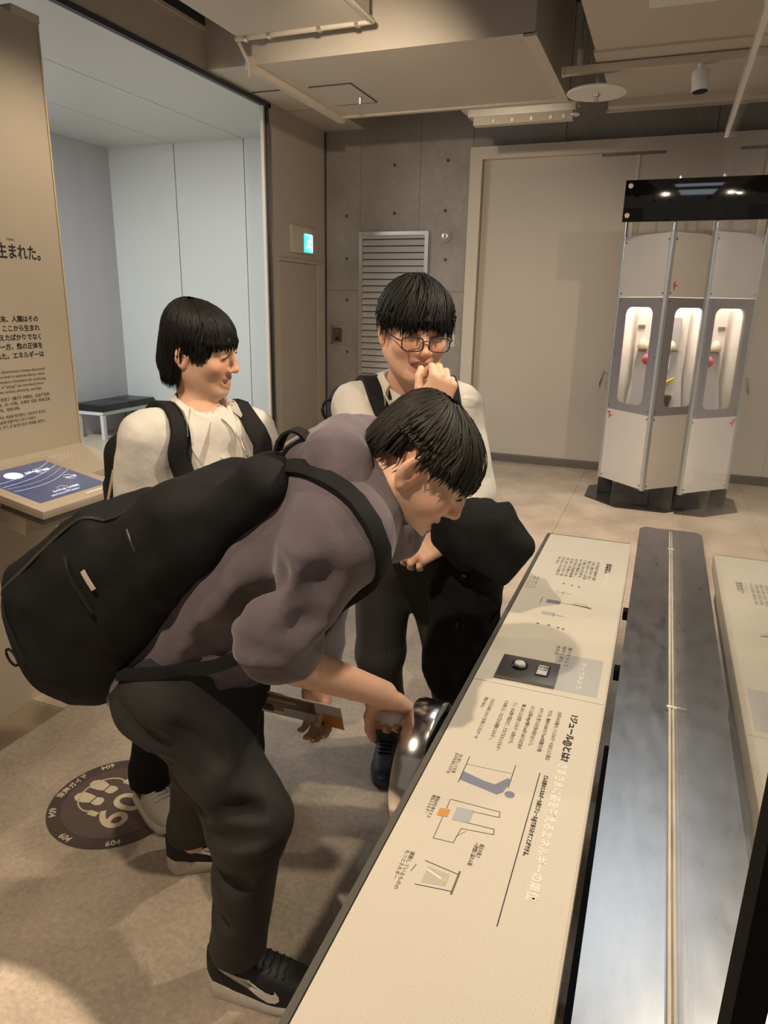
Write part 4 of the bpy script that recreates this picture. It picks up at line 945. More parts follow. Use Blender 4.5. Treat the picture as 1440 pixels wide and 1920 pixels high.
def add_head(s, H, sc=1.0, smile=1.0, squint=1.0):
    """head in frame H (origin: middle of the head at eye height)"""
    P = lambda x, y, z: H.p(x * sc, y * sc, z * sc)
    s.ell(P(0, -.010, .036), np.array((.075, .088, .071)) * sc, H.R, .0)
    s.ell(P(0, .018, -.028), np.array((.067, .072, .086)) * sc, H.R, .03)
    s.ell(P(0, .052, .040), np.array((.055, .038, .050)) * sc, H.R, .03)
    for q in (-1, 1):
        s.cap(P(q * .056, -.012, -.052), P(q * .022, .058, -.096), .019 * sc, .015 * sc, .035)
        s.ell(P(q * .043, .056, -.026), np.array((.023, .024, .022)) * sc, H.R, .022)
        s.cap(P(q * .014, .081, .024), P(q * .046, .066, .022), .010 * sc, .009 * sc, .015)
        s.ell(P(q * .031, .090, .002), np.array((.015, .010, .010)) * sc, H.R, .012, 'cut')
        s.ell(P(q * .031, .0745, .003), np.array((.0165, .0135, .0125)) * sc, H.R, .005)
        s.ell(P(q * .0125, .090, -.036), np.array((.0085, .010, .0075)) * sc, H.R, .006)
    s.ell(P(0, .070, -.100), np.array((.021, .016, .015)) * sc, H.R, .022)
    s.chain([P(0, .083, .016), P(0, .094, -.008), P(0, .103, -.030)], np.array((.007, .008, .0105)) * sc, .010)
    s.ell(P(0, .101, -.033), np.array((.0105, .010, .009)) * sc, H.R, .006)
    for q in (-1, 1): s.ell(P(q * .006, .098, -.043), np.array((.0032, .005, .004)) * sc, H.R, .003, 'cut')
    # lips and an open, laughing mouth
    arcx = np.linspace(-1, 1, 9)
    w, zc = .029, -.067
    up = [P(a * w, .087 - .017 * a * a, zc + .006 + .008 * a * a * smile) for a in arcx]
    lo = [P(a * w, .085 - .017 * a * a, zc - .013 * smile * (1 - a * a) - .003 + .008 * a * a * smile) for a in arcx]
    s.chain(up, [.0042 * sc] * 9, .008); s.chain(lo, [.0050 * sc] * 9, .008)
    if smile > .3:
        mid = [P(a * w * .88, .090 - .016 * a * a, zc - .001 - .005 * smile * (1 - a * a) + .0075 * a * a * smile) for a in arcx]
        s.chain(mid, [(.0018 + .0062 * (1 - a * a)) * sc for a in arcx], .002, 'cut')
    # ears
    for q in (-1, 1):
        F = Frame(P(q * .079, -.014, -.004), H.d(1, .42 * q, 0), H.d(-.42 * q, 1, 0), H.d(0, -.15, 1))
        s.ell(F.o, np.array((.0090, .021, .033)) * sc, F.R, .007)
        s.ell(F.p(q * .0075 * sc, .003 * sc, .003 * sc), np.array((.005, .010, .019)) * sc, F.R, .004, 'cut')
        s.ell(F.p(q * .002 * sc, -.001 * sc, -.029 * sc), np.array((.006, .008, .009)) * sc, F.R, .005)
        s.cap(F.p(q * .003 * sc, .010 * sc, -.006 * sc), F.p(q * .003 * sc, .004 * sc, .004 * sc), .003 * sc, .0025 * sc, .004)
def head_paint(H, sc=1.0, tint=SKIN, smile=1.0):
    def col(V):
        L = H.inv(V) / sc; c = np.tile(tint, (len(V), 1))
        def blob(p, r, amount, target):
            d = np.sqrt((((L - np.array(p)) / np.array(r)) ** 2).sum(1)); w = amount * np.clip(1.5 - d, 0, 1); w = w * w * (3 - 2 * w) if amount >= 1 else w
            c[:] = c * (1 - w[:, None]) + np.array(target) * w[:, None]
        red = tint * np.array((1.12, .80, .74))
        for q in (-1, 1):
            blob((q * .042, .070, -.028), (.026, .03, .022), .55, red); blob((q * .078, -.012, -.004), (.012, .022, .035), .5, red)
        blob((0, .102, -.032), (.016, .02, .014), .5, red)
        lips = np.array((.42, .14, .11))
        for a in np.linspace(-1, 1, 9):
            blob((a * .029, .087 - .017 * a * a, -.061 + .008 * a * a * smile), (.0065, .010, .0045), .8, lips)
            blob((a * .029, .085 - .017 * a * a, -.070 - .013 * smile * (1 - a * a) + .008 * a * a * smile), (.0065, .010, .0055), .8, lips)
        # brows
        for q in (-1, 1):
            for a in np.linspace(0, 1, 8): blob((q * (.015 + .036 * a), .084 - .016 * a * a, .026 + .007 * math.sin(a * 2.4)), (.006, .012, .0038), .75, (.03, .02, .016))
        return np.clip(c, 0, 1)
    return col
def face_parts(H, sc, parent, smile=1.0, closed=True):
    """lashes of laughing eyes, teeth, dark of the mouth"""
    P = lambda x, y, z: H.p(x * sc, y * sc, z * sc)
    for q in (-1, 1):
        pts = [P(q * (.031 + .0165 * a), .0885 - .0035 * a * a - (.004 * (a > .5) * (a - .5) * 2), .0005 + .0045 * (1 - a * a)) for a in np.linspace(-1, 1, 11)]
        MB().tube(pts, [.0009 + .0009 * math.sin(math.pi * k / 10) for k in range(11)], 6).build('eyelash', M_lash, parent, smooth=True)
        b = MB(); pts = [P(q * (.014 + .038 * a), .0915 - .0205 * a * a - .004 * a, .0255 + .0065 * math.sin(a * 2.5)) for a in np.linspace(0, 1, 10)]
        b.ribbon(pts, [Vector(H.d(0, 0, 1))] * 10, [(.004 + .004 * math.sin(math.pi * min(1, k / 9 + .12))) * sc for k in range(10)], .002).build('eyebrow', M_lash, parent, smooth=True)
    if smile > .3:
        b = MB(); w = .025
        arc = np.linspace(-1, 1, 13)
        pts = [P(a * w, .0845 - .016 * a * a, -.0655 + .007 * a * a * smile) for a in arc]
        b.ribbon(pts, [Vector(H.d(0, 0, 1))] * 13, [(.0035 + .0065 * (1 - a * a)) * sc for a in arc], .003).build('teeth', M_teeth, parent, smooth=True)
def add_hand(s, W, palm, dorsal, side, curl=(.5, .6, .65, .7), spread=.05, thumb=(.7, .5, -.5), sc=1.0, k=.006):
    """hand from wrist W; palm = direction of the fingers, dorsal = back of the hand, side=+1 right / -1 left.
    Thumb leaves the side of the palm. Returns the frame."""
    y = unit(palm); z = np.asarray(dorsal, float); z = unit(z - y * (z @ y)); x = np.cross(y, z) * 1.0
    F = Frame(W, x, y, z); t = -side      # thumb is on the -x side for a right hand with the dorsal side up
    P = lambda a, b, c: F.p(a * sc, b * sc, c * sc)
    s.cap(P(0, -.01, 0), P(0, .02, 0), .024 * sc, .026 * sc, .012, flat=(z, .78))
    s.rbox(P(0, .050, 0), np.array((.040, .044, .0145)) * sc, F.R, .013 * sc, .012)
    s.ell(P(t * .026, .030, -.008), np.array((.018, .028, .015)) * sc, F.R, .012)
    base = [(.031, .088), (.011, .093), (-.010, .090), (-.030, .081)]; L = [.070, .077, .072, .056]; rad = [.0088, .0090, .0086, .0076]
    for i in range(4):
        bx, by = base[i]; bx = bx * t; c = curl[i] if isinstance(curl, (list, tuple)) else curl
        p = np.array((bx, by, 0.0)); ang = 0; pts = [P(bx * .85, by - .025, 0), P(*p)]
        for j, fr in enumerate((.45, .30, .25)):
            ang += c * (1.0, 1.25, .8)[j]; sp = t * spread * (1.5 - i)
            p = p + L[i] * fr * np.array((math.sin(sp) * math.cos(ang), math.cos(ang) * math.cos(sp), -math.sin(ang))); pts.append(P(*p))
        r = rad[i] * sc; s.chain(pts, [r * 1.05, r * 1.1, r, r * .93, r * .8], k)
    th = unit((t * thumb[0], thumb[1], thumb[2])); p0 = np.array((t * .024, .018, -.008)); p1 = p0 + .040 * th
    th2 = unit(th + np.array((-t * .25, .35, -.15))); p2 = p1 + .031 * th2; p3 = p2 + .025 * unit(th2 + np.array((-t * .25, .2, -.1)))
    s.chain([P(*p0), P(*p1), P(*p2), P(*p3)], np.array((.0135, .0115, .0105, .0085)) * sc, k)
    return F
def strands(name, H, sc, mtl, parent, guides, r0=.006, seg=9, jitter=.004, flat=.45, seed=3):
    """hair locks: tapered flattened tubes along guide curves given in head units"""
    rng = random.Random(seed); V = []; Q = []
    for (pts, r) in guides:
        P = np.array(pts, float); n = len(P)
        # resample with catmull-rom
        t = np.linspace(0, n - 1, seg); C = []
        for u in t:
            i = min(int(u), n - 2); f = u - i; p0, p1, p2, p3 = P[max(i - 1, 0)], P[i], P[i + 1], P[min(i + 2, n - 1)]
            C.append(.5 * ((2 * p1) + (-p0 + p2) * f + (2 * p0 - 5 * p1 + 4 * p2 - p3) * f * f + (-p0 + 3 * p1 - 3 * p2 + p3) * f ** 3))
        C = np.array(C); base = len(V); k = 5
        for i in range(seg):
            d = unit(C[min(i + 1, seg - 1)] - C[max(i - 1, 0)]); o = C[i] - np.array((0, -.012, .03)); o = o - d * (o @ d); o = unit(o) if np.linalg.norm(o) > 1e-6 else np.array((0, 0, 1.)); e = np.cross(d, o)
            u = i / (seg - 1); rr = r * (.55 + .9 * math.sin(math.pi * min(.5, u * .8 + .12))) * (1 - u ** 3 * .92)
            for j in range(k):
                a = 2 * math.pi * j / k; V.append(H.p(*((C[i] + e * math.cos(a) * rr + o * math.sin(a) * rr * flat) * sc)))
        for i in range(seg - 1):
            for j in range(k): a = base + i * k; Q.append((a + j, a + (j + 1) % k, a + k + (j + 1) % k, a + k + j))
    return V, Q
def hair_object(name, s, H, sc, mtl, parent, guides, **kw):
    V, Q = s.mesh(); V = relax(V, Q, 1)
    L = H.inv(V) / sc
    # comb grooves on the cap
    N = normals(V, Q); th = np.arctan2(L[:, 0], L[:, 1] + .012); V = V + N * (.0016 * np.sin(th * 46 + 6 * vnoise(L, 18, 2)) + .002 * vnoise(L, 45, 4))[:, None]
    v2, q2 = strands(name, H, sc, mtl, parent, guides, **kw)
    if len(v2): Q = np.concatenate([Q, np.array(q2) + len(V)]); V = np.concatenate([V, np.array(v2)])
    return mesh_np(name, V, Q, mtl, parent)
def collar(name, F, rn, m, parent, h=.038, drop=.030, point=.055, gap=22, out=.022, lean=0.0, sdf=None):
    """turned-down shirt collar around the neck, frame F at the neck base (y forward, z up)"""
    b = MB(); bm = b.bm; n = 40; rows = []
    for i in range(n + 1):
        a = math.radians(gap + (360 - 2 * gap) * i / n); ca, sa = math.cos(a), math.sin(a)   # a=0 is the front
        fr = max(0, math.cos(a)) ** 2.2; y0 = rn * ca * 1.02; x0 = rn * sa
        def pt(r, z): return Vector(F.p(sa * r, ca * r * 1.05, z - .018 * max(0, ca) * 1.0))
        edge = min(i, n - i) / n; tip = max(0, 1 - edge / .09)
        lo_r = rn + out + .020 * fr + .012 * tip; lo_z = -drop * .55 - point * .75 * fr * (.55 + .45 * tip)
        rows.append([bm.verts.new(pt(rn + .001, -.005)), bm.verts.new(pt(rn + .002, h * (1 - .35 * fr))), bm.verts.new(pt(rn + .006, h * (1 - .35 * fr) + .003)), bm.verts.new(pt(rn + .010, h * (1 - .35 * fr))), bm.verts.new(pt((rn + lo_r) / 2 + .006, (h + lo_z) / 2)), bm.verts.new(pt(lo_r, lo_z)), bm.verts.new(pt(lo_r - .002, lo_z - .002)), bm.verts.new(pt(rn + .004, h * .3))])
    if sdf is not None:      # lay the turned-down leaf on the garment
        for r in rows:
            for k, mn in ((3, .012), (4, .016), (5, .018), (6, .012), (7, .002)):
                for _ in range(6):
                    q = np.array(r[k].co); d = sdf.sample(q)[0]
                    if d < mn: r[k].co = Vector(q + sdf.grad(q)[0] * (mn - d))
        for _ in range(4):
            for k in (3, 4, 5, 6):
                c = [r[k].co.copy() for r in rows]
                for i in range(2, len(rows) - 2): rows[i][k].co = (c[i - 1] + c[i] * 2 + c[i + 1]) / 4
    for A, B in zip(rows, rows[1:]):
        for k in range(8): bm.faces.new((A[k], A[(k + 1) % 8], B[(k + 1) % 8], B[k]))
    bm.faces.new(list(reversed(rows[0]))); bm.faces.new(rows[-1])
    return b.build(name, m, parent, smooth=True)

def collar_wings(F, rn, m, parent, sdf, tip=.062, tipz=-.062, fwd=.040, side=.048, lift=.012):
    """the two pointed leaves of a shirt collar, lying on the garment"""
    for q in (-1, 1):
        A = F.p(q * .016, rn * 1.0, .004); B = F.p(q * (rn + .004), -.012, .040); C = F.p(q * (rn + side), -.004, -.014); D = F.p(q * tip, rn + fwd, tipz)
        U, W = 9, 8; top = []; b = MB()
        for i in range(U):
            row = []
            for j in range(W):
                u, v = i / (U - 1), j / (W - 1); p = (1 - v) * ((1 - u) * A + u * B) + v * ((1 - u) * D + u * C)
                bul = F.inv(p); ang = math.atan2(bul[0], bul[1]); rr = math.hypot(bul[0], bul[1]); mn_ = rn + .004
                if rr < mn_: p = F.p(math.sin(ang) * mn_, math.cos(ang) * mn_, bul[2])
                for _ in range(8):
                    d = sdf.sample(p)[0]; need = .004 + lift * v
                    if d < need: p = p + sdf.grad(p)[0] * (need - d)
                row.append(p)
            top.append(row)
        T = np.array(top)
        for _ in range(3):
            T2 = T.copy(); T2[1:-1, 1:-1] = (T[:-2, 1:-1] + T[2:, 1:-1] + T[1:-1, :-2] + T[1:-1, 2:]) / 4; T = T2
        N = np.cross(np.gradient(T, axis=0), np.gradient(T, axis=1)); N /= np.linalg.norm(N, axis=2, keepdims=True)
        ctr = F.o; N *= np.sign(((T - ctr) * N).sum(2, keepdims=True))
        up = [[b.bm.verts.new(T[i, j]) for j in range(W)] for i in range(U)]; lo = [[b.bm.verts.new(T[i, j] - N[i, j] * .003) for j in range(W)] for i in range(U)]
        for i in range(U - 1):
            for j in range(W - 1):
                b.bm.faces.new((up[i][j], up[i + 1][j], up[i + 1][j + 1], up[i][j + 1])); b.bm.faces.new((lo[i][j], lo[i][j + 1], lo[i + 1][j + 1], lo[i + 1][j]))
        ring = [(i, 0) for i in range(U)] + [(U - 1, j) for j in range(1, W)] + [(i, W - 1) for i in range(U - 2, -1, -1)] + [(0, j) for j in range(W - 2, 0, -1)]
        for (a, c), (d, e) in zip(ring, ring[1:] + ring[:1]): b.bm.faces.new((up[a][c], lo[a][c], lo[d][e], up[d][e]))
        b.build('collar_wing', m, parent, smooth=True)

def crease(s, pts, r=.006, k=.030, n=9):
    """press a soft fold line into a garment along its surface"""
    P = np.array(pts, float); t = np.linspace(0, len(P) - 1, n); C = np.stack([np.interp(t, np.arange(len(P)), P[:, q]) for q in range(3)], 1)
    C = s.snap(C, .0); s.chain(list(C), [r * (.35 + .65 * math.sin(math.pi * i / (n - 1))) for i in range(n)], k, 'cut')
# ================================================================== shared clothing helpers
A_ = lambda *v: np.array(v, float)
def lock_guides(n, zend, seed, r=(.005, .008), E=(.087, .104, .087), c0=(0, -.014, .040), crown=(0, -.035), phis=(-180, 180), lift=.004, droop=.0, sweep=0.0, start=.12, rag=.010):
    """zend(phi_deg) -> how low (head units) a lock ends; phi 0 = front, + = person's right"""
    rng = random.Random(seed); G = []
    for i in range(n):
        ph0 = rng.uniform(*phis); ph = math.radians(ph0); ze = zend(ph0) + rng.uniform(-rag, rag); lf = rng.uniform(0, lift); pts = []
        s0 = rng.uniform(start, start + .75); sw = sweep + rng.gauss(0, .10); wob = rng.uniform(-1, 1)
        for th in np.linspace(s0, 1.5, 5):
            p2 = ph + sw * (th - s0) + .05 * wob * math.sin(3 * th)
            z = c0[2] + (E[2] + lf) * math.cos(th)
            if z < ze: break
            w = math.sin(th); pts.append((c0[0] + crown[0] * (1 - w) + (E[0] + lf) * w * math.sin(p2), c0[1] + crown[1] * (1 - w) + (E[1] + lf) * w * math.cos(p2), z))
        if not pts: continue
        last = np.array(pts[-1]); rad = unit(A_(last[0], last[1] + .014, 0))
        if last[2] > ze + .006:
            dz = last[2] - ze
            for f in (.4, .75, 1.0): pts.append(tuple(last + rad * (.004 - droop * f * f) * 1.0 - A_(0, 0, dz * f) + A_(rng.uniform(-.003, .003), 0, 0)))
        if len(pts) >= 3: G.append((pts, rng.uniform(*r)))
    return G
def shoe(name, heel, d, parent, L=.285, W=.092, m_up=None, m_sole=None, runner=True, logo=0, z0=0.0, m_logo=None, toe_cap=None, laces=None, m_lace=None):
    """lofted sneaker; heel = middle of the heel on the floor, d = heading"""
    h = Vector((heel[0], heel[1], z0)); f = Vector((d[0], d[1], 0)).normalized(); sd = Vector((f.y, -f.x, 0))      # sd = right of the shoe
    N = 26; ts = [k / N for k in range(N + 1)]
    def wid(t): return W / 2 * (max(0.0, 1 - abs((t - .02) / .98 - .0) ** 6) ** .5) * (.70 + .30 * min(1, max(0, (t - .05) / .55)) if t > .05 else .70) * (min(1, (t + .012) / .09) ** .45)
    def zs(t): return (.052 - .030 * min(1, t / .55) if runner else .030) + (.012 * max(0, (t - .8) / .2) ** 2)
    def zb(t): return .018 * max(0, (t - .72) / .28) ** 2 + (.014 * max(0, (.10 - t) / .10) ** 2 if runner else 0)
    def hu(t):
        if t < .38: return .108 - .018 * math.sin(math.pi * min(1, t / .38)) - zs(t) + .012
        return max(.012, (.112 - .068 * ((t - .38) / .62) ** .8) - zs(t) - .045 * max(0, (t - .86) / .14) ** 2 + .012)
    def P(t, a, z): return h + f * (t * L) + sd * a + Vector((0, 0, z))
    root = empty(name, (heel[0], heel[1], z0)); root.parent = parent; root.matrix_parent_inverse = world_of(parent).inverted()
    b = MB(); rows = []
    for t in ts:
        w = max(.004, wid(t)) * 1.07; r = []
        for a, c in ((-1, 0), (-1.06, .35), (-1.05, .75), (-.97, 1), (0, 1.0), (.97, 1), (1.05, .75), (1.06, .35), (1, 0), (0, -.0)): r.append(b.bm.verts.new(P(t, a * w, zb(t) + (zs(t) - zb(t)) * c)))
        rows.append(r)
    for A, B in zip(rows, rows[1:]):
        for k in range(10): b.bm.faces.new((A[k], A[(k + 1) % 10], B[(k + 1) % 10], B[k]))
    b.bm.faces.new(list(reversed(rows[0]))); b.bm.faces.new(rows[-1])
    sole = b.build('sole', m_sole, root, smooth=True)
    def up(t, a): # a in 0..pi from right to left over the top
        w = max(.004, wid(t)) * .99; c, s_ = math.cos(a), math.sin(a); return P(t, w * math.copysign(abs(c) ** .62, c), zs(t) - .006 + (hu(t)) * abs(s_) ** .75)
    b = MB(); rows = []; K = 14
    for t in ts: rows.append([b.bm.verts.new(up(t, math.pi * k / K)) for k in range(K + 1)])
    for A, B in zip(rows, rows[1:]):
        for k in range(K): b.bm.faces.new((A[k], A[k + 1], B[k + 1], B[k]))
        b.bm.faces.new((A[K], A[0], B[0], B[K]))
    b.bm.faces.new(list(reversed(rows[0]))); b.bm.faces.new(rows[-1])
    upper = b.build('upper', m_up, root, smooth=True)
    if logo:
        poly = [(.12, .95), (.18, .78), (.28, .50), (.38, .27), (.47, .12), (.545, .07), (.605, .13), (.635, .28), (.63, .46), (.595, .68), (.598, .53), (.57, .44), (.52, .43), (.46, .48), (.38, .60), (.28, .77), (.18, .91)]
        b = MB()
        def S(u, v): a = (v * .72 + .06) if logo > 0 else math.pi - v * .72 - .06; q = up(u, a); return q + sd * .0018 * logo
        vs = [b.bm.verts.new(S(u, v)) for u, v in poly]; vs2 = [b.bm.verts.new(S(u, v) - sd * .003 * logo) for u, v in poly]; n = len(vs)
        b.bm.faces.new(vs); b.bm.faces.new(list(reversed(vs2)))
        for k in range(n): b.bm.faces.new((vs[k], vs[(k + 1) % n], vs2[(k + 1) % n], vs2[k]))
        b.build('curved_logo', m_logo, root)
    for (ta, tb, pm, pn) in (toe_cap or ()):
        b = MB(); rows = []
        for t in [ta + (tb - ta) * k / 8 for k in range(9)]:
            rows.append([b.bm.verts.new(up(t, math.pi * k / K) + Vector((0, 0, .0022)) + f * .001) for k in range(K + 1)])
        for A, B in zip(rows, rows[1:]):
            for k in range(K): b.bm.faces.new((A[k], A[k + 1], B[k + 1], B[k]))
        b.build(pn, pm, root, smooth=True)
    for k in range(5):
        t = .42 + .055 * k; b = MB(); b.tube([up(t + .01 * (j % 2), math.pi * (.36 + .28 * j / 5)) + Vector((0, 0, .003)) for j in range(6)], .0028, 6).build('lace', m_lace or m_up, root, smooth=True)
    MB().tube([up(.43, math.pi * .5) + Vector((0, 0, .004)), up(.40, math.pi * .42) + Vector((0, 0, .012)), up(.45, math.pi * .34) + Vector((0, 0, .006))], .0024, 6).build('lace', m_lace or m_up, root, smooth=True)
    return root
def snap_ribbon(name, sdf, pts, width, thick, m, parent, off=.004, n=22, fixed=()):
    """strap that follows a garment: polyline, resampled, snapped to the surface"""
    P = np.array(pts, float); L = np.r_[0, np.cumsum(np.linalg.norm(np.diff(P, axis=0), axis=1))]; t = np.linspace(0, L[-1], n)
    C = np.stack([np.interp(t, L, P[:, k]) for k in range(3)], 1)
    S = sdf.snap(C, off); S[1:-1] = (S[:-2] + 2 * S[1:-1] + S[2:]) / 4; S = sdf.snap(S, off, 4); G = sdf.grad(S)
    sides = []
    for i in range(n):
        d = unit(S[min(i + 1, n - 1)] - S[max(i - 1, 0)]); sides.append(Vector(np.cross(G[i], d)))
    return MB().ribbon([Vector(p) for p in S], sides, width, thick).build(name, m, parent, smooth=True)

M_blacksh = mat('shoe_black_knit', (0.010, 0.010, 0.011), 0.6, bump=.15, bscale=500)
M_sole = mat('shoe_sole_white', (0.60, 0.54, 0.48), 0.5, noise=.12, nscale=40)
M_logo = mat('logo_white', (0.72, 0.68, 0.62), 0.4)
M_cloth = mat('cloth_black', (0.008, 0.008, 0.009), 0.85, spec=.25, noise=.25, nscale=25, bump=.25, bscale=35)
M_nylon = mat('backpack_nylon', (0.009, 0.009, 0.010), 0.8, spec=.25, noise=.25, nscale=15, bump=.35, bscale=22)
M_nylon2 = mat('backpack_webbing', (0.012, 0.012, 0.013), 0.8, spec=.25, bump=.2, bscale=300)
M_zip = mat('zip_dark_metal', (0.10, 0.10, 0.10), 0.35, metal=.8)
M_shirt = mat('shirt_white_cotton', (0.62, 0.59, 0.54), 0.7, noise=.03, nscale=20, bump=.7, bscale=11)

# ================================================================== person A: bends over the crank
pA = empty('person', (-0.88, 1.18, 0), 'student in purple-grey hoodie and dark trousers bending to turn the crank', 'person')
M_hood = mat('hoodie_purple_grey', (0.112, 0.086, 0.102), 0.85, noise=.10, nscale=30, bump=.6, bscale=12, sheen=.25)
M_trA = mat('trousers_charcoal', (0.025, 0.0235, 0.023), 0.75, noise=.15, nscale=30, bump=.7, bscale=11, stretch=(1, 1, .5))
pel = A_(-.885, 1.16, .835); c7 = A_(-.485, 1.145, 1.265)
hipR, kneR, ankR = A_(-.86, 1.075, .80), A_(-.695, 1.06, .535), A_(-.765, 1.085, .10)
hipL, kneL, ankL = A_(-.92, 1.245, .79), A_(-.985, 1.29, .44), A_(-1.085, 1.355, .10)
shR, elR, wrR = A_(-.460, .985, 1.205), A_(-.548, .910, 1.020), A_(-.412, 1.085, .884)
shL, elL, wrL = A_(-.505, 1.305, 1.195), A_(-.66, 1.36, .97), A_(-.64, 1.26, .74)
HA = Frame(A_(-.3751, 1.1636, 1.3099), A_(.2197, -.9754, -.0175), A_(.7493, .1803, -.6372), A_(.6247, .1269, .7705))
nb = unit(np.cross(c7 - pel, A_(0, 1, 0))); nb = -nb if nb[2] < 0 else nb            # out of the back
s = SDF((-1.25, .76, .03), (-.13, 1.52, 1.50), .010, [((-.51, 1.05, 1.15), (-.22, 1.28, 1.46), .0030), ((-.48, 1.06, .75), (-.35, 1.20, .90), .0034), ((-.70, 1.20, .63), (-.56, 1.30, .76), .0045)])
s.cap(pel, (pel + c7) / 2, .09, .09, .05, flat=(nb, .7)); s.cap((pel + c7) / 2, c7, .10, .07, .05, flat=(nb, .7))
for a, k_, b in ((hipR, kneR, ankR), (hipL, kneL, ankL)): s.cap(a, k_, .065, .048, .03); s.cap(k_, b, .045, .032, .02)
for a, k_, b in ((shR, elR, wrR), (shL, elL, wrL)): s.cap(c7 - .05 * unit(c7 - pel), a, .05, .05, .04); s.cap(a, k_, .036, .034, .02); s.cap(k_, b, .039, .025, .015)
s.cap(c7, HA.p(0, -.022, -.05), .055, .056, .03)
add_head(s, HA, 1.0, smile=.7)
kn = KN + Vector((-.040, 0, 0))
add_hand(s, A_(-.412, 1.090, .875), A_(0.02, .75, -.65), A_(-.05, .65, .75), 1, curl=(.92, .95, .98, 1.0), thumb=(.30, .60, -.75), sc=.94)
hwL = A_(-.655, 1.285, .745)
s.cap(elL, wrL, .038, .026, .02); add_hand(s, hwL, A_(.30, -.45, -.75), A_(.1, .85, -.4), -1, curl=(.42, .45, .48, .5), thumb=(.2, .9, -.4), sc=.90)
bdA = surf('body', s, M_skin, pA, colors=head_paint(HA, smile=.7), it=1)
face_parts(HA, 1.0, bdA, smile=.7)
# hair
def hair_cap(H, E, c0, cuts, lo=None, hi=None, res=.004, sc=1.0):
    c = H.o; s = SDF(c - .19, c + .19, res)
    s.ell(H.p(*(A_(*c0) * sc)), A_(*E) * sc, H.R, 0)
    for kind, p, r in cuts:
        if kind == 'box': s.rbox(H.p(*p), A_(*r), H.R, .015, .012, 'cut')
        else: s.ell(H.p(*p), A_(*r), H.R, .008, 'cut')
    return s
s = hair_cap(HA, (.081, .093, .074), (0, -.010, .037), [('box', (0, .13, -.062), (.10, .095, .085)), ('box', (0, 0, -.15), (.15, .15, .085)), ('ell', (.085, -.012, -.006), (.034, .032, .046)), ('ell', (-.085, -.012, -.006), (.034, .032, .046))])
def zA(p):
    p = abs(p)
    return .026 if p < 50 else (.024 if p < 68 else (.010 if p < 76 else (.042 if p < 120 else (-.020 if p < 142 else -.052))))
gA = lock_guides(1500, zA, 11, (.0018, .0038), E=(.082, .094, .075), c0=(0, -.010, .037), lift=.007, sweep=.18)
gA += lock_guides(350, lambda p: .022, 12, (.0018, .0036), E=(.084, .098, .077), c0=(0, -.008, .037), phis=(-60, 60), lift=.008, rag=.014)
hair_object('hair', s, HA, 1.0, M_hairb, pA, gA, seg=8)
# hoodie
s = SDF((-1.18, .74, .64), (-.22, 1.55, 1.45), .0085)
tor = unit(c7 - pel); mid = pel * .5 + c7 * .5
s.cap(pel - tor * .00, mid, .165, .165, .0, flat=(nb, .78)); s.cap(mid, c7 - tor * .07, .168, .150, .05, flat=(nb, .80))
s.cap(shR + A_(0, .03, .01), shL + A_(0, -.03, .01), .080, .080, .06)
s.cap(shR, elR + A_(.01, .0, .03), .072, .064, .05); s.cap(elR + A_(.01, 0, .03), elR + A_(.02, .025, .01), .066, .060, .02)
s.cap(shL, elL, .078, .066, .05); s.cap(elL, elL + .70 * (wrL - elL), .062, .048, .03)
s.ell(pel + A_(-.02, 0, -.03), A_(.17, .180, .12), None, .05)
s.cap(A_(-.60, .950, 1.085), A_(-.52, .918, 1.16), .007, .003, .06, 'cut'); s.cap(A_(-.56, .960, .985), A_(-.62, .985, 1.05), .007, .003, .05, 'cut')
# waistband hem
s.cap(pel - tor * .090 + A_(.01, 0, 0), pel - tor * .070 + A_(.01, 0, 0), .170, .166, .01, flat=(nb, .82))
s.plane(pel - tor * .135, -tor)
# opening for neck, hood ring
s.cap(c7 + A_(.03, 0, .0), HA.p(0, -.02, -.06), .058, .058, .01, 'cut')
ringc = c7 + A_(.026, -.005, -.005); rn_ = unit(A_(.95, 0, .30)); ru = unit(np.cross(rn_, A_(0, 1, 0))); ru = -ru if ru[2] < 0 else ru
ring = []
for k in range(17):
    a = 2 * math.pi * k / 16; ring.append(ringc + ru * math.cos(a) * .092 + A_(0, 1, 0) * math.sin(a) * .095 - rn_ * .03 * math.cos(a))
rad = [.036 + .014 * max(0, math.cos(2 * math.pi * k / 16)) for k in range(17)]
for c in ([(-.60, .98, 1.00), (-.68, .98, .95), (-.78, .98, .90)], [(-.58, .97, 1.10), (-.66, .97, 1.02), (-.74, .97, .96)], 
          [(-.72, .98, .84), (-.82, .97, .82), (-.92, .98, .80)], [(-.44, .91, 1.19), (-.47, .89, 1.13), (-.46, .88, 1.08)]): crease(s, c, .008, .04)
crease(s, [(-.48, .85, 1.06), (-.55, .845, 1.06), (-.61, .88, 1.06)], .004, .022); hoodA = s
def wrA(V):
    d = np.linalg.norm(V - elR, axis=1); e = np.clip(1 - d / .16, 0, 1)
    return folds(.0065, 8, 3, (1.4, .8, 1.4))(V) + e * .007 * np.sin(((V - elR) @ unit(wrR - shR)) * 95 + 3 * vnoise(V, 12, 1))
surf('hoodie', s, M_hood, pA, wrA, 2)
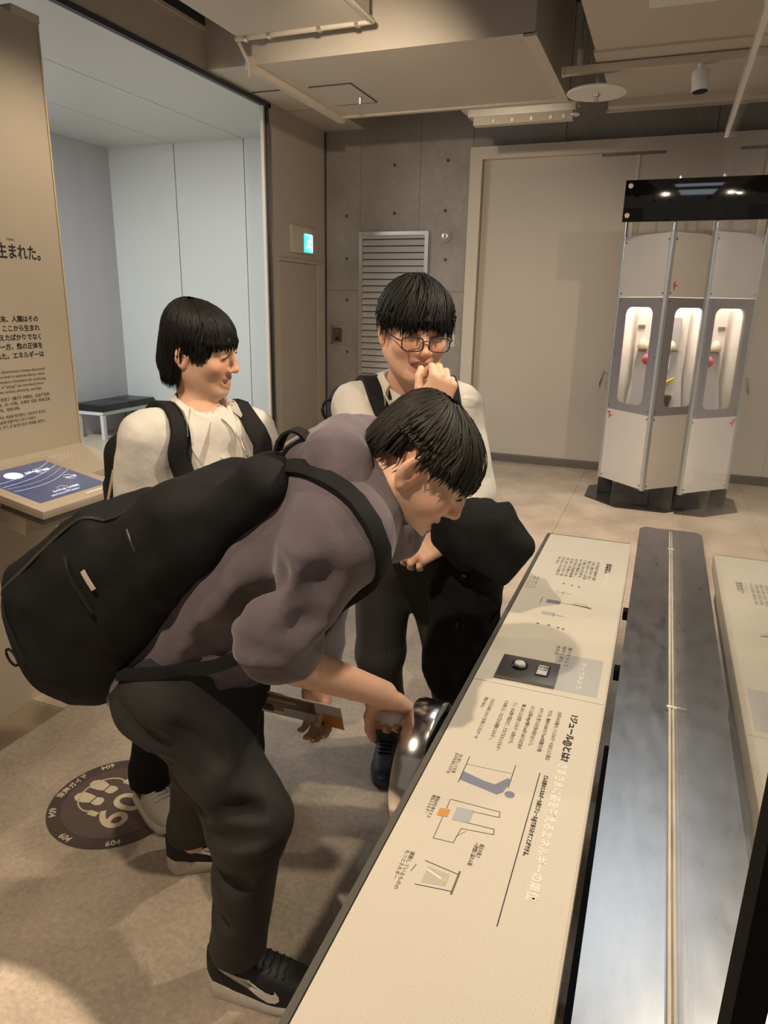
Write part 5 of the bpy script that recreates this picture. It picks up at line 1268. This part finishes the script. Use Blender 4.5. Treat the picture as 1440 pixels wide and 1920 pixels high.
# hood lying around the neck: a thick rolled edge and two slack lobes behind it
s = SDF((-.72, .90, 1.06), (-.30, 1.40, 1.45), .0065)
s.chain(ring, [.044 + .008 * max(0, math.cos(2 * math.pi * k / 16)) for k in range(17)], .006, flat=(rn_, .8))
s.ell(c7 + A_(-.070, -.010, .052), A_(.070, .105, .050), Frame.look((0, 0, 0), (.9, 0, .3)).R, .022)
s.ell(c7 + A_(-.010, -.078, .035), A_(.060, .046, .078), None, .03); s.ell(c7 + A_(-.010, .068, .035), A_(.060, .046, .078), None, .03)
s.cap(ringc - A_(.015, .1, -.02), ringc + A_(.0, -.09, -.10), .036, .022, .02)
s.cap(c7 + A_(.0, 0, -.03), HA.p(0, -.02, -.06), .064, .066, .012, 'cut')
surf('hood', s, M_hood, pA, lambda V: folds(.004, 12, 14)(V), 2)
0 and MB().tube([Vector(ringc + rn_ * .02 + ru * -.10 + A_(0, .03 * q, 0)) + Vector((0.012 * k, 0.004 * q * k, -.022 * k)) for q in (1,) for k in range(5)], .0028, 6).build('drawstring', M_hood, pA, smooth=True)
# trousers
s = SDF((-1.20, .92, .05), (-.55, 1.50, .95), .008)
s.ell(pel + A_(-.01, 0, -.07), A_(.165, .185, .135), None, .0)
s.cap(pel, pel + tor * .08, .15, .15, .03, flat=(nb, .8))
s.cap(hipR + A_(-.0, -.01, -.02), kneR, .108, .076, .07); s.cap(kneR, ankR + A_(.005, 0, .05), .076, .064, .06); s.cap(ankR + A_(.005, 0, .06), ankR + A_(.005, 0, -.0), .062, .063, .02)
s.cap(hipL + A_(-.01, 0, -.02), kneL, .110, .082, .05); s.cap(kneL, ankL + A_(0, 0, .05), .080, .064, .03); s.cap(ankL + A_(0, 0, .06), ankL, .064, .062, .02)
for c in ([(-.73, .99, .585), (-.68, .98, .605), (-.62, .99, .615)], [(-.74, 1.0, .53), (-.69, .985, .545), (-.63, .99, .555)], [(-1.0, 1.05, .76), (-.90, .99, .70), (-.78, .965, .66)],
          [(-.98, 1.03, .69), (-.88, .98, .62), (-.77, .975, .57)], [(-.80, .965, .78), (-.72, .99, .71)], [(-.78, 1.0, .42), (-.72, .985, .40), (-.68, .99, .41)], [(-.80, 1.01, .30), (-.75, 1.0, .27)], [(-.93, .985, .80), (-.84, .96, .74), (-.75, .98, .68)]): crease(s, c, .008, .035)
s.plane((0, 0, .125), (0, 0, -1)); trA = s
def wtA(V):
    dk = np.clip(1 - np.linalg.norm(V - (kneR + A_(-.06, 0, .0)), axis=1) / .20, 0, 1)
    return folds(.007, 7, 8, (1, 1, .55))(V) + dk * .005 * np.sin(V[:, 2] * 75 + V[:, 0] * 40 + 2.5 * vnoise(V, 10, 6))
surf('trousers', s, M_trA, pA, wtA, 2)
shoe('shoe', (-.842, 1.080), (.975, .19), pA, L=.30, W=.104, m_up=M_blacksh, m_sole=M_sole, logo=1, m_logo=M_logo)
shoe('shoe', (-1.165, 1.335), (.80, .60), pA, L=.30, W=.104, m_up=M_blacksh, m_sole=M_sole, logo=1, m_logo=M_logo)

# backpack of person A
bkA = empty('backpack', (-1.0, 1.10, .80), 'large black backpack on the back of the bending student', 'backpack')
s = SDF((-1.55, .84, .60), (-.45, 1.42, 1.45), .0085)
ax = unit(A_(-.70, 0, -.50)); nz = unit(A_(-.50, 0, .70)); RB = np.stack([ax, A_(0, 1, 0), nz], 1)
t0 = A_(-.615, 1.12, 1.272)
s.rbox(t0 + ax * .12 + nz * .005, A_(.16, .13, .050), RB, .045, .0)
s.rbox(t0 + ax * .33 + nz * .012, A_(.22, .165, .100), RB, .080, .05)
s.rbox(t0 + ax * .54 + nz * .010, A_(.20, .170, .138), RB, .10, .06)
s.ell(t0 + ax * .66 - nz * .05, A_(.12, .165, .15), RB, .06)
s.rbox(t0 + ax * .52 + nz * .125, A_(.16, .13, .045), RB, .04, .03)
s.ell(t0 + ax * .56 - nz * .11, A_(.14, .14, .08), RB, .06)
packA = s
pkA = surf('pack_body', s, M_nylon, bkA, lambda V: folds(.010, 6, 21, (1, 1, 1))(V) + .003 * vnoise(V, 25, 4), 2)
def on_pack(pts, off=.002): return [Vector(p) for p in packA.snap(np.array(pts), off)]
yN = .93
MB().tube(on_pack([t0 + ax * a + nz * (.14 + .02 * math.sin(a * 6)) + A_(0, -.13, 0) for a in np.linspace(.22, .68, 20)]), .0035, 6).build('zip', M_zip, pkA, smooth=True)
MB().tube(on_pack([t0 + ax * .42 + nz * b + A_(0, -.17, 0) for b in np.linspace(.10, -.02, 10)], .004), .004, 6).build('zip_pull', M_nylon2, pkA, smooth=True)
MB().tube(on_pack([t0 + ax * .655 + nz * b + A_(0, -.17, 0) for b in np.linspace(.11, -.03, 10)], .005), .004, 6).build('zip_pull', M_nylon2, pkA, smooth=True)
MB().tube(on_pack([t0 + ax * .26 + nz * b + A_(0, -.17, 0) for b in np.linspace(.08, .03, 6)], .003), .003, 6).build('zip_pull', M_zip, pkA, smooth=True)
lb = on_pack([t0 + ax * .39 + nz * b + A_(0, -.17, 0) for b in np.linspace(.055, .015, 6)], .003)
MB().ribbon(lb, [Vector(ax)] * 6, .011, .002).build('cream_tag', mat('tag_cream', (0.62, 0.54, 0.42), .6), pkA)
rc = np.array(on_pack([t0 + ax * .72 + nz * .0 + A_(0, -.16, 0)], .006)[0])
MB().tube([Vector(rc + ax * .012 * math.cos(t) + nz * .020 * math.sin(t)) for t in np.linspace(0, 2 * math.pi, 17)[:-1]], .003, 6, True).build('ring', M_nylon2, pkA, smooth=True)
for k in range(5): MB().tube(on_pack([t0 + ax * (.80 - .012 * k) + nz * (.03 - .035 * j) + A_(0, -.12, 0) for j in np.linspace(0, 1, 6)], .002), .0016, 4).build('reflective_stripe', M_alu, pkA)
MB().ribbon([Vector(t0 + A_(.030 + .03 * math.cos(t), -.02 - .03 * math.sin(t * .5), .045 + .050 * math.sin(t))) for t in np.linspace(-.4, 2.9, 10)], [Vector((0.1, .95, .1))] * 10, .026, .005).build('haul_loop', M_nylon2, bkA, smooth=True)
# straps over the near and far shoulder, lower strap back to the pack
for q, sh in ((-1, shR), (1, shL)):
    snap_ribbon('shoulder_strap', hoodA, [t0 + A_(.03, q * .05, .02), c7 + A_(-.035, q * .125, .050), c7 + A_(.020, q * .155, .020), c7 + A_(.050, q * .160, -.03), sh + A_(.05, -q * .02, -.07), mid + A_(.20, q * .13, -.02), mid + A_(.10, q * .16, -.10)], .030, .012, M_nylon2, bkA, off=.006, n=30)
    snap_ribbon('lower_strap', hoodA, [mid + A_(.10, q * .17, -.10), mid + A_(-.02, q * .18, -.13), pel + A_(-.06, q * .17, .02)], .026, .006, M_nylon2, bkA, off=.005, n=14)

# leaflet held in the far hand
lf_ = empty('leaflet', (-.66, 1.25, .68), 'folded glossy leaflet with brown and orange pictures held below the forearm', 'leaflet')
LX = unit(A_(.965, .05, -.03)); LZ = unit(A_(.03, -.35, .94)); LN = np.cross(LX, LZ); RL = Matrix(np.stack([LX, LN, LZ], 1).tolist())
lc = A_(-.664, 1.215, .716)
MB().obox(lc, (.215, .0025, .075), RL).build('cover', mat('leaflet_paper', (0.70, 0.64, 0.58), .3), lf_)
def leaf(name, a0, a1, b0, b1, m, d=-.0016):
    d = -d
    pts = [Vector(lc + LX * a + LN * d + LZ * b) for a, b in ((a0, b0), (a1, b0), (a1, b1), (a0, b1))]
    if (pts[1] - pts[0]).length: MB().prism(pts, Vector(LN) * .0004).build(name, m, lf_)
leaf('print_brown', -.092, .045, -.022, .032, mat('leaflet_brown', (0.16, 0.075, 0.035), .3))
leaf('print_gold', -.090, .000, .012, .020, mat('leaflet_gold', (0.62, 0.44, 0.18), .3), -.0022)
leaf('print_orange', .060, .106, -.034, .006, mat('leaflet_orange', (0.66, 0.27, 0.05), .3))
leaf('print_figures', -.035, .052, -.034, -.004, mat('leaflet_pale_blue', (0.55, 0.58, 0.60), .3), -.0024)
leaf('print_dark', .052, .060, -.034, -.002, M_print, -.0024)
leaf('print_dark', -.088, -.062, -.028, -.006, M_print, -.0024)

# ================================================================== person C: glasses, hand at the mouth, coat over the arm
pC = empty('person', (-0.68, 2.0, 0), 'laughing student in glasses, white shirt and tie, holding a hand to the mouth', 'person')
def plaid():
    m = mat('trousers_grey_check', (0.060, 0.058, 0.055), 0.75, bump=.12, bscale=80); nt = m.node_tree; b = nt.nodes['Principled BSDF']
    tc = nt.nodes.new('ShaderNodeTexCoord'); fac = None
    for ax_, sc_ in (('X', 26), ('Z', 22)):
        w = nt.nodes.new('ShaderNodeTexWave'); w.bands_direction = ax_; w.inputs['Scale'].default_value = sc_; w.inputs['Distortion'].default_value = .6; nt.links.new(tc.outputs['Object'], w.inputs['Vector'])
        r = nt.nodes.new('ShaderNodeMapRange'); r.inputs[1].default_value = .90; r.inputs[2].default_value = 1.0; r.inputs[3].default_value = 0; r.inputs[4].default_value = .30; nt.links.new(w.outputs['Fac'], r.inputs[0])
        if fac is None: fac = r.outputs[0]
        else:
            a = nt.nodes.new('ShaderNodeMath'); a.operation = 'ADD'; nt.links.new(fac, a.inputs[0]); nt.links.new(r.outputs[0], a.inputs[1]); fac = a.outputs[0]
    mx = nt.nodes.new('ShaderNodeMix'); mx.data_type = 'RGBA'; mx.inputs[6].default_value = (.050, .049, .047, 1); mx.inputs[7].default_value = (.12, .115, .11, 1)
    nt.links.new(fac, mx.inputs[0]); nt.links.new(mx.outputs[2], b.inputs['Base Color']); return m
M_trC = plaid()
pel = A_(-.670, 1.960, .93); chest = A_(-.648, 1.880, 1.225); c7 = A_(-.645, 1.835, 1.350)
fw = unit(A_(.56, -.83, 0)); rt_ = A_(fw[1], -fw[0], 0)
shR, elR, wrR = A_(-.768, 1.755, 1.305), A_(-.615, 1.585, 1.135), A_(-.500, 1.600, 1.335)
shL, elL, wrL = A_(-.512, 1.915, 1.305), A_(-.452, 1.870, 1.070), A_(-.480, 1.700, .990)
hipR, kneR, ankR = A_(-.735, 1.93, .87), A_(-.765, 1.975, .47), A_(-.775, 2.085, .09)
hipL, kneL, ankL = A_(-.585, 1.96, .87), A_(-.525, 1.975, .49), A_(-.50, 2.07, .09)
HC = Frame(A_(-.5964, 1.7464, 1.5160), A_(-.821, -.5702, .0289), A_(.559, -.8131, -.1626), A_(.1162, -.1173, .9863)); SCC = 1.0
s = SDF((-.93, 1.38, .03), (-.25, 2.15, 1.70), .010, [((-.72, 1.58, 1.36), (-.46, 1.86, 1.66), .0030), ((-.56, 1.54, 1.34), (-.42, 1.66, 1.50), .0030), ((-.56, 1.60, .91), (-.42, 1.72, 1.01), .004)])
s.cap(pel, chest, .10, .11, .05, flat=(fw, .7)); s.cap(chest, c7, .10, .06, .05, flat=(fw, .7))
for a, k_, b in ((hipR, kneR, ankR), (hipL, kneL, ankL)): s.cap(a, k_, .065, .048, .03); s.cap(k_, b, .045, .03, .02)
for a, k_, b in ((shR, elR, wrR), (shL, elL, wrL)): s.cap(c7 - A_(0, 0, .04), a, .045, .045, .04); s.cap(a, k_, .042, .036, .02); s.cap(k_, b, .037, .026, .015)
s.cap(c7 - A_(0, 0, .02), HC.p(0, -.02, -.05), .053, .054, .03)
add_head(s, HC, SCC, smile=1.0)
add_hand(s, wrR, A_(.18, .12, .60), A_(.62, -.72, .0), 1, curl=(.95, 1.0, 1.02, 1.05), thumb=(.45, .75, -.6), sc=.95)
add_hand(s, wrL, A_(-.55, -.45, -.30), A_(.3, -.5, .7), -1, curl=(.55, .6, .65, .7), thumb=(.6, .7, -.2), sc=.95)
bdC = surf('body', s, M_skin, pC, colors=head_paint(HC, SCC), it=1)
face_parts(HC, SCC, bdC)
s = hair_cap(HC, (.083, .096, .080), (0, -.010, .040), [('box', (0, .13, -.055), (.11, .095, .085)), ('box', (0, 0, -.15), (.15, .15, .10)), ('ell', (.085, -.012, -.010), (.036, .036, .046)), ('ell', (-.085, -.012, -.010), (.036, .036, .046))])
def zC(p):
    p_ = abs(p); return .030 if p_ < 45 else (.016 if p_ < 62 else (-.006 if p_ < 70 else (.042 if p_ < 126 else -.050)))
gC = lock_guides(1500, zC, 31, (.0018, .0038), E=(.085, .099, .083), c0=(0, -.010, .041), lift=.012, sweep=.22, rag=.013)
gC += lock_guides(260, lambda p: .030 - .016 * math.sin(p * .11), 32, (.0018, .0036), E=(.086, .103, .088), c0=(0, -.008, .043), phis=(-60, 60), lift=.012, sweep=.3, rag=.016)
hair_object('hair', s, HC, SCC, M_hair, pC, gC, seg=8)
# shirt
s = SDF((-.93, 1.38, .84), (-.24, 2.12, 1.46), .008)
s.cap(pel + A_(0, 0, .02), chest, .150, .158, .0, flat=(fw, .72)); s.cap(chest, c7 - A_(0, 0, .06), .150, .085, .06, flat=(fw, .75))
s.cap(shR + A_(.03, .02, .0), c7 - A_(0, .0, .04), .058, .050, .05); s.cap(shL + A_(-.03, -.02, .0), c7 - A_(0, 0, .04), .058, .050, .05)
s.cap(shR, elR, .068, .060, .05); s.cap(elR, elR + .78 * (wrR - elR), .056, .045, .03)
s.cap(shL, elL, .066, .058, .05); s.cap(elL, elL + .80 * (wrL - elL), .055, .044, .03)
s.cap(c7 + A_(0, 0, -.01), HC.p(0, -.02, -.07), .052, .050, .01, 'cut')
shC = s
surf('shirt', s, M_shirt, pC, lambda V: folds(.008, 8, 41, (1, 1, .8))(V) + .002 * vnoise(V, 35, 3), 2)
FC = Frame(c7 + A_(.010, -.015, .004), rt_, unit(fw + A_(0, 0, -.25)), unit(A_(0, 0, 1) + fw * .25)); collar('shirt_collar', FC, .066, M_shirt, pC, h=.042, point=.0, out=.030, drop=.045, sdf=shC, gap=62); collar_wings(FC, .066, M_shirt, pC, shC, tip=.078, tipz=-.088, fwd=.045, side=.038, lift=.016)
# tie
tm = mat('tie_dark_check', (0.020, 0.021, 0.024), .5); nt = tm.node_tree; w_ = nt.nodes.new('ShaderNodeTexBrick'); tcx = nt.nodes.new('ShaderNodeTexCoord')
w_.inputs['Scale'].default_value = 22; w_.inputs['Color1'].default_value = (.018, .019, .022, 1); w_.inputs['Color2'].default_value = (.03, .03, .034, 1); w_.inputs['Mortar'].default_value = (.30, .30, .30, 1); w_.inputs['Mortar Size'].default_value = .012; w_.offset = 0
mpx = nt.nodes.new('ShaderNodeMapping'); mpx.inputs['Rotation'].default_value = (math.radians(90), math.radians(35), 0); nt.links.new(tcx.outputs['Object'], mpx.inputs[0]); nt.links.new(mpx.outputs[0], w_.inputs['Vector']); nt.links.new(w_.outputs['Color'], nt.nodes['Principled BSDF'].inputs['Base Color'])
kn0 = FC.p(0, .085, -.045); tp = [kn0, kn0 + fw * .030 + A_(0, 0, -.05), kn0 + fw * .055 + A_(0, 0, -.16), kn0 + fw * .04 + A_(0, 0, -.30)]
tie = MB().ribbon([Vector(p) for p in shC.snap(np.array([kn0 + (tp[3] - kn0) * t + fw * .03 for t in np.linspace(0, 1, 12)]), .006)], [Vector(rt_)] * 12, [.034 + .040 * t for t in np.linspace(0, 1, 12)], .006).build('tie', tm, pC, smooth=True)
MB().obox(Vector(FC.p(0, .074, -.030)), (.040, .024, .036), Matrix(FC.R.tolist()), .009).build('tie_knot', tm, pC, smooth=True)
# trousers
s = SDF((-.95, 1.75, .04), (-.36, 2.22, 1.05), .008)
s.ell(pel + A_(0, .0, -.06), A_(.165, .135, .13), None, 0); s.cap(pel, pel + A_(0, -.01, .07), .15, .145, .03, flat=(fw, .72))
for a, k_, b in ((hipR, kneR, ankR), (hipL, kneL, ankL)):
    s.cap(a, k_, .102, .078, .05); s.cap(k_, b + A_(0, 0, .04), .076, .066, .03); s.cap(b + A_(0, 0, .05), b, .066, .070, .02)
s.plane((0, 0, .065), (0, 0, -1))
surf('trousers', s, M_trC, pC, lambda V: folds(.006, 7, 51, (1, 1, .5))(V) + .003 * np.sin(V[:, 2] * 60 + 4 * vnoise(V, 8, 3)) * np.clip((.35 - V[:, 2]) * 4, 0, 1), 2)
shoe('shoe', (-.785, 2.145), (.27, -.96), pC, L=.27, W=.095, m_up=M_blacksh, m_sole=mat('shoe_sole_dark', (.03, .03, .03), .5), runner=False, m_lace=M_zip)
shoe('shoe', (-.50, 2.13), (.35, -.93), pC, L=.27, W=.095, m_up=M_blacksh, m_sole=bpy.data.materials['shoe_sole_dark'], runner=False, m_lace=M_zip)
# glasses
gl = empty('glasses', Vector(HC.p(0, .10, 0))); gl.parent = pC; gl.matrix_parent_inverse = world_of(pC).inverted()
M_gf = mat('glasses_frame_dark', (.010, .010, .014), .5, spec=.3)
for q in (-1, 1):
    lp = [(q * .034 + .0265 * math.copysign(abs(math.cos(t)) ** .6, math.cos(t)), .108 - .0045 * abs(math.cos(t)) * (1 if math.cos(t) * q > 0 else .2), -.010 + .0175 * math.copysign(abs(math.sin(t)) ** .65, math.sin(t))) for t in np.linspace(0, 2 * math.pi, 29)[:-1]]
    MB().tube([HC.p(*p) for p in lp], .0017, 6, True).build('rim', M_gf, gl, smooth=True)
    MB().prism([HC.p(*p) for p in lp], HC.d(0, .001, 0)).build('lens', gm, gl)
    MB().tube([HC.p(q * .060, .104, -.004), HC.p(q * .071, .090, -.002), HC.p(q * .080, .03, .0), HC.p(q * .083, -.012, .004), HC.p(q * .082, -.03, -.012)], .0016, 6).build('temple', M_gf, gl, smooth=True)
MB().tube([HC.p(-.009, .108, -.004), HC.p(0, .111, -.001), HC.p(.009, .108, -.004)], .0016, 6).build('bridge', M_gf, gl, smooth=True)
# backpack of C: straps in front, body behind
bkC = empty('backpack', (-.78, 1.98, 1.05), 'black backpack with wide straps worn by the student in glasses', 'backpack')
s = SDF((-.98, 1.72, .85), (-.45, 2.22, 1.45), .010); RC = np.stack([rt_, fw, A_(0, 0, 1)], 1)
s.rbox(c7 - fw * .185 - A_(0, 0, .22) + rt_ * .04, A_(.15, .085, .22), RC, .06, 0); s.rbox(c7 - fw * .25 - A_(0, 0, .28) + rt_ * .04, A_(.12, .05, .13), RC, .04, .02)
surf('pack_body', s, M_nylon, bkC, folds(.004, 7, 61), 1)
MB().tube([Vector(c7 - fw * .17 + rt_ * (.19 + .02 * math.cos(t)) + A_(0, 0, -.07 + .03 * math.sin(t))) for t in np.linspace(0, 2 * math.pi, 13)[:-1]], .005, 6, True).build('strap_ring', M_nylon2, bkC, smooth=True)
for q, sh in ((1, shR), (-1, shL)):
    r_ = rt_ * q
    snap_ribbon('shoulder_strap', shC, [c7 - fw * .09 + r_ * .105, c7 + r_ * .112 + A_(0, 0, -.02), c7 + r_ * .112 + fw * .07 + A_(0, 0, -.07), chest + r_ * .105 + fw * .12 + A_(0, 0, .0), chest + r_ * .12 + fw * .11 + A_(0, 0, -.10), chest + r_ * .15 + fw * .06 + A_(0, 0, -.17)], .062, .012, M_nylon2, bkC, off=.007, n=28)
    lbp = shC.snap(np.array([chest + r_ * .11 + fw * .13 + A_(0, 0, -.045)]), .017)[0]
    MB().obox(Vector(lbp), (.042, .004, .007), Matrix(RC.tolist())).build('strap_label', M_alu, bkC)
# coat over the left forearm
ct = empty('coat', (-.36, 1.68, .55), 'black coat draped over the forearm of the student in glasses', 'coat')
s = SDF((-.60, 1.45, .42), (-.17, 1.95, 1.20), .0075)
cn = A_(.3, -.95, .05)
s.chain([A_(-.475, 1.700, 1.060), A_(-.345, 1.705, 1.042), A_(-.278, 1.690, 1.005)], [.048, .060, .036], .0)
s.cap(A_(-.365, 1.69, 1.010), A_(-.305, 1.68, .965), .060, .040, .03, flat=(cn, .6))
s.cap(A_(-.405, 1.670, 1.020), A_(-.322, 1.655, .925), .080, .018, .03, flat=(cn, .5))
s.cap(A_(-.460, 1.675, 1.010), A_(-.430, 1.670, .950), .050, .030, .02, flat=(cn, .5))
s.cap(A_(-.425, 1.765, 1.00), A_(-.445, 1.785, .58), .095, .110, .03, flat=(cn, .38))
s.cap(A_(-.370, 1.755, .98), A_(-.350, 1.755, .80), .045, .022, .02, flat=(cn, .6))
s.cap(A_(-.385, 1.745, .90), A_(-.410, 1.76, .50), .040, .050, .02, flat=(cn, .6))
surf('coat_cloth', s, M_cloth, ct, lambda V: folds(.011, 11, 71, (1, 1, .5))(V) + .003 * vnoise(V, 30, 7), 1)
for z in (.86, .74): 
    q = Vector(s.snap(np.array([A_(-.44, 1.68, z)]), .001)[0]); MB().lathe([(.011, -.002), (.011, .003), (.007, .004)], q, (.3, -.95, 0), 14).build('button', M_gloss, ct, smooth=True)

# ================================================================== person B: bobbed hair, profile
pB = empty('person', (-1.25, 1.58, 0), 'laughing student with a black bob, white shirt and dark trousers, seen in profile', 'person')
pel = A_(-1.19, 1.60, .85); chest = A_(-1.115, 1.535, 1.155); c7 = A_(-1.095, 1.515, 1.300)
fw = unit(A_(.94, -.34, 0)); rt_ = A_(fw[1], -fw[0], 0)
shR, elR, wrR = A_(-1.158, 1.385, 1.255), A_(-1.200, 1.375, 1.02), A_(-.985, 1.43, 1.06)
shL, elL, wrL = A_(-1.020, 1.625, 1.245), A_(-.955, 1.625, 1.03), A_(-.960, 1.46, 1.02)
hipR, kneR, ankR = A_(-1.24, 1.53, .80), A_(-1.30, 1.53, .45), A_(-1.375, 1.535, .09)
hipL, kneL, ankL = A_(-1.15, 1.67, .80), A_(-1.14, 1.71, .45), A_(-1.17, 1.76, .09)
HB = Frame(A_(-1.0845, 1.5156, 1.4644), A_(.1781, -.9733, -.1451), A_(.9567, .2057, -.2057), A_(.2301, -.1022, .9678)); SCB = .93
s = SDF((-1.48, 1.28, .03), (-.84, 1.84, 1.62), .010, [((-1.19, 1.40, 1.34), (-.95, 1.61, 1.60), .0030), ((-1.02, 1.40, .98), (-.86, 1.5, 1.1), .0045)])
s.cap(pel, chest, .09, .10, .05, flat=(fw, .7)); s.cap(chest, c7, .09, .055, .05, flat=(fw, .7))
for a, k_, b in ((hipR, kneR, ankR), (hipL, kneL, ankL)): s.cap(a, k_, .06, .045, .03); s.cap(k_, b, .042, .03, .02)
for a, k_, b in ((shR, elR, wrR), (shL, elL, wrL)): s.cap(c7 - A_(0, 0, .04), a, .04, .04, .04); s.cap(a, k_, .038, .033, .02); s.cap(k_, b, .034, .023, .015)
s.cap(c7 - A_(0, 0, .02), HB.p(0, -.024, -.05), .043, .044, .025)
add_head(s, HB, SCB, smile=1.0)
add_hand(s, wrR, A_(.8, .5, .1), A_(.3, -.6, .6), 1, curl=(.4, .45, .5, .55), sc=.88)
add_hand(s, wrL, A_(-.2, -.9, .0), A_(.8, -.2, .5), -1, curl=(.4, .45, .5, .55), sc=.88)
bdB = surf('body', s, M_skin, pB, colors=head_paint(HB, SCB), it=1)
face_parts(HB, SCB, bdB)
s = hair_cap(HB, (.077, .090, .077), (0, -.010, .037), [('box', (0, .122, -.060), (.10, .092, .085)), ('ell', (.080, -.004, -.020), (.030, .020, .026)), ('ell', (-.080, -.004, -.020), (.030, .020, .026))], sc=1.0)
s.ell(HB.p(0, -.050, -.030), A_(.074, .055, .078), HB.R, .03); s.ell(HB.p(0, -.018, -.075), A_(.045, .055, .05), HB.R, .01, 'cut')
for q in (-1, 1): s.ell(HB.p(q * .064, .026, .014), A_(.014, .022, .032), HB.R, .015)
def zB(p):
    p_ = abs(p); return .030 if p_ < 48 else (.010 if p_ < 62 else (-.018 if p_ < 80 else (.006 if p_ < 98 else -.100)))
gB = lock_guides(1300, zB, 81, (.0018, .0036), E=(.084, .098, .085), c0=(0, -.010, .040), lift=.003, droop=.014)
gB += lock_guides(240, lambda p: .026, 82, (.0018, .0034), E=(.086, .100, .087), c0=(0, -.008, .040), phis=(-60, 60), lift=.003)
hair_object('hair', s, HB, SCB, M_hair, pB, gB, seg=8)
s = SDF((-1.42, 1.25, .75), (-.82, 1.86, 1.42), .008)
s.cap(pel, chest, .140, .145, .0, flat=(fw, .75)); s.cap(chest, c7 - A_(0, 0, .065), .135, .078, .06, flat=(fw, .78))
s.cap(shR + A_(.01, .03, 0), c7 - A_(0, 0, .04), .052, .046, .05); s.cap(shL + A_(0, -.03, 0), c7 - A_(0, 0, .04), .052, .046, .05)
s.cap(shR, elR, .072, .070, .05); s.cap(elR, elR + .85 * (wrR - elR), .066, .050, .04)
s.cap(shL, elL, .068, .064, .05); s.cap(elL, elL + .80 * (wrL - elL), .060, .048, .04)
s.cap(c7, HB.p(0, -.02, -.07), .046, .046, .01, 'cut'); shB = s
surf('shirt', s, M_shirt, pB, lambda V: folds(.009, 8, 91, (1, 1, .8))(V) + .002 * vnoise(V, 35, 3), 2)
FB = Frame(c7 + A_(.006, -.004, .002), rt_, unit(fw + A_(0, 0, -.2)), unit(A_(0, 0, 1) + fw * .2)); collar('shirt_collar', FB, .060, M_shirt, pB, h=.040, point=.0, out=.030, gap=62, drop=.045, sdf=shB); collar_wings(FB, .060, M_shirt, pB, shB, tip=.072, tipz=-.078, side=.040, lift=.016)
for k in range(4):
    q = Vector(shB.snap(np.array([c7 + fw * .12 + A_(0, 0, -.10 - .07 * k)]), .001)[0]); MB().lathe([(.006, -.001), (.006, .002), (.004, .0025)], q, tuple(fw), 12).build('shirt_button', M_white, pB, smooth=True)
s = SDF((-1.50, 1.38, .04), (-1.0, 1.90, .95), .009)
s.ell(pel + A_(0, 0, -.05), A_(.135, .155, .12), None, 0); s.cap(pel, pel + A_(0, 0, .06), .135, .13, .03, flat=(fw, .8))
for a, k_, b in ((hipR, kneR, ankR), (hipL, kneL, ankL)):
    s.cap(a, k_, .09, .074, .05); s.cap(k_, b + A_(0, 0, .04), .072, .064, .03); s.cap(b + A_(0, 0, .05), b, .064, .066, .02)
s.plane((0, 0, .085), (0, 0, -1))
surf('trousers', s, M_cloth, pB, folds(.005, 8, 95, (1, 1, .6)), 1)
M_canv = mat('shoe_cream_canvas', (0.50, 0.45, 0.37), .7, bump=.1, bscale=300); M_rub = mat('shoe_white_rubber', (0.62, 0.58, 0.52), .5)
shoe('shoe', (-1.445, 1.560), (.90, -.43), pB, L=.255, W=.098, m_up=M_canv, m_sole=M_rub, runner=False, toe_cap=[(.02, .36, M_blacksh, 'heel_panel')], m_lace=M_rub)
shoe('shoe', (-1.225, 1.80), (.90, -.43), pB, L=.255, W=.098, m_up=M_canv, m_sole=M_rub, runner=False, m_lace=M_rub)
bkB = empty('backpack', (-1.35, 1.62, .95), 'black backpack with a pale trim worn by the student with the bob', 'backpack')
RB2 = np.stack([rt_, fw, A_(0, 0, 1)], 1); s = SDF((-1.62, 1.25, .75), (-1.08, 1.88, 1.36), .010)
s.rbox(c7 - fw * .215 - A_(0, 0, .27), A_(.14, .090, .20), RB2, .06, 0); s.rbox(c7 - fw * .29 - A_(0, 0, .32), A_(.12, .06, .13), RB2, .045, .02)
surf('pack_body', s, M_nylon, bkB, folds(.005, 7, 99), 1)
MB().tube([Vector(p) for p in s.snap(np.array([c7 - fw * (.20 + .10 * t) + rt_ * .16 - A_(0, 0, .16 + .20 * t) for t in np.linspace(0, 1, 10)]), .004)], .006, 6).build('pale_trim', M_printy, bkB, smooth=True)
for q, sh in ((1, shR), (-1, shL)):
    r_ = rt_ * q
    snap_ribbon('shoulder_strap', shB, [c7 - fw * .08 + r_ * .085, c7 + r_ * .112 + A_(0, 0, -.02), c7 + r_ * .118 + fw * .06 + A_(0, 0, -.07), chest + r_ * .115 + fw * .11 + A_(0, 0, .0), chest + r_ * .125 + fw * .10 + A_(0, 0, -.10), chest + r_ * .15 + fw * .04 + A_(0, 0, -.18)], .050, .012, M_nylon2, bkB, off=.007, n=28)
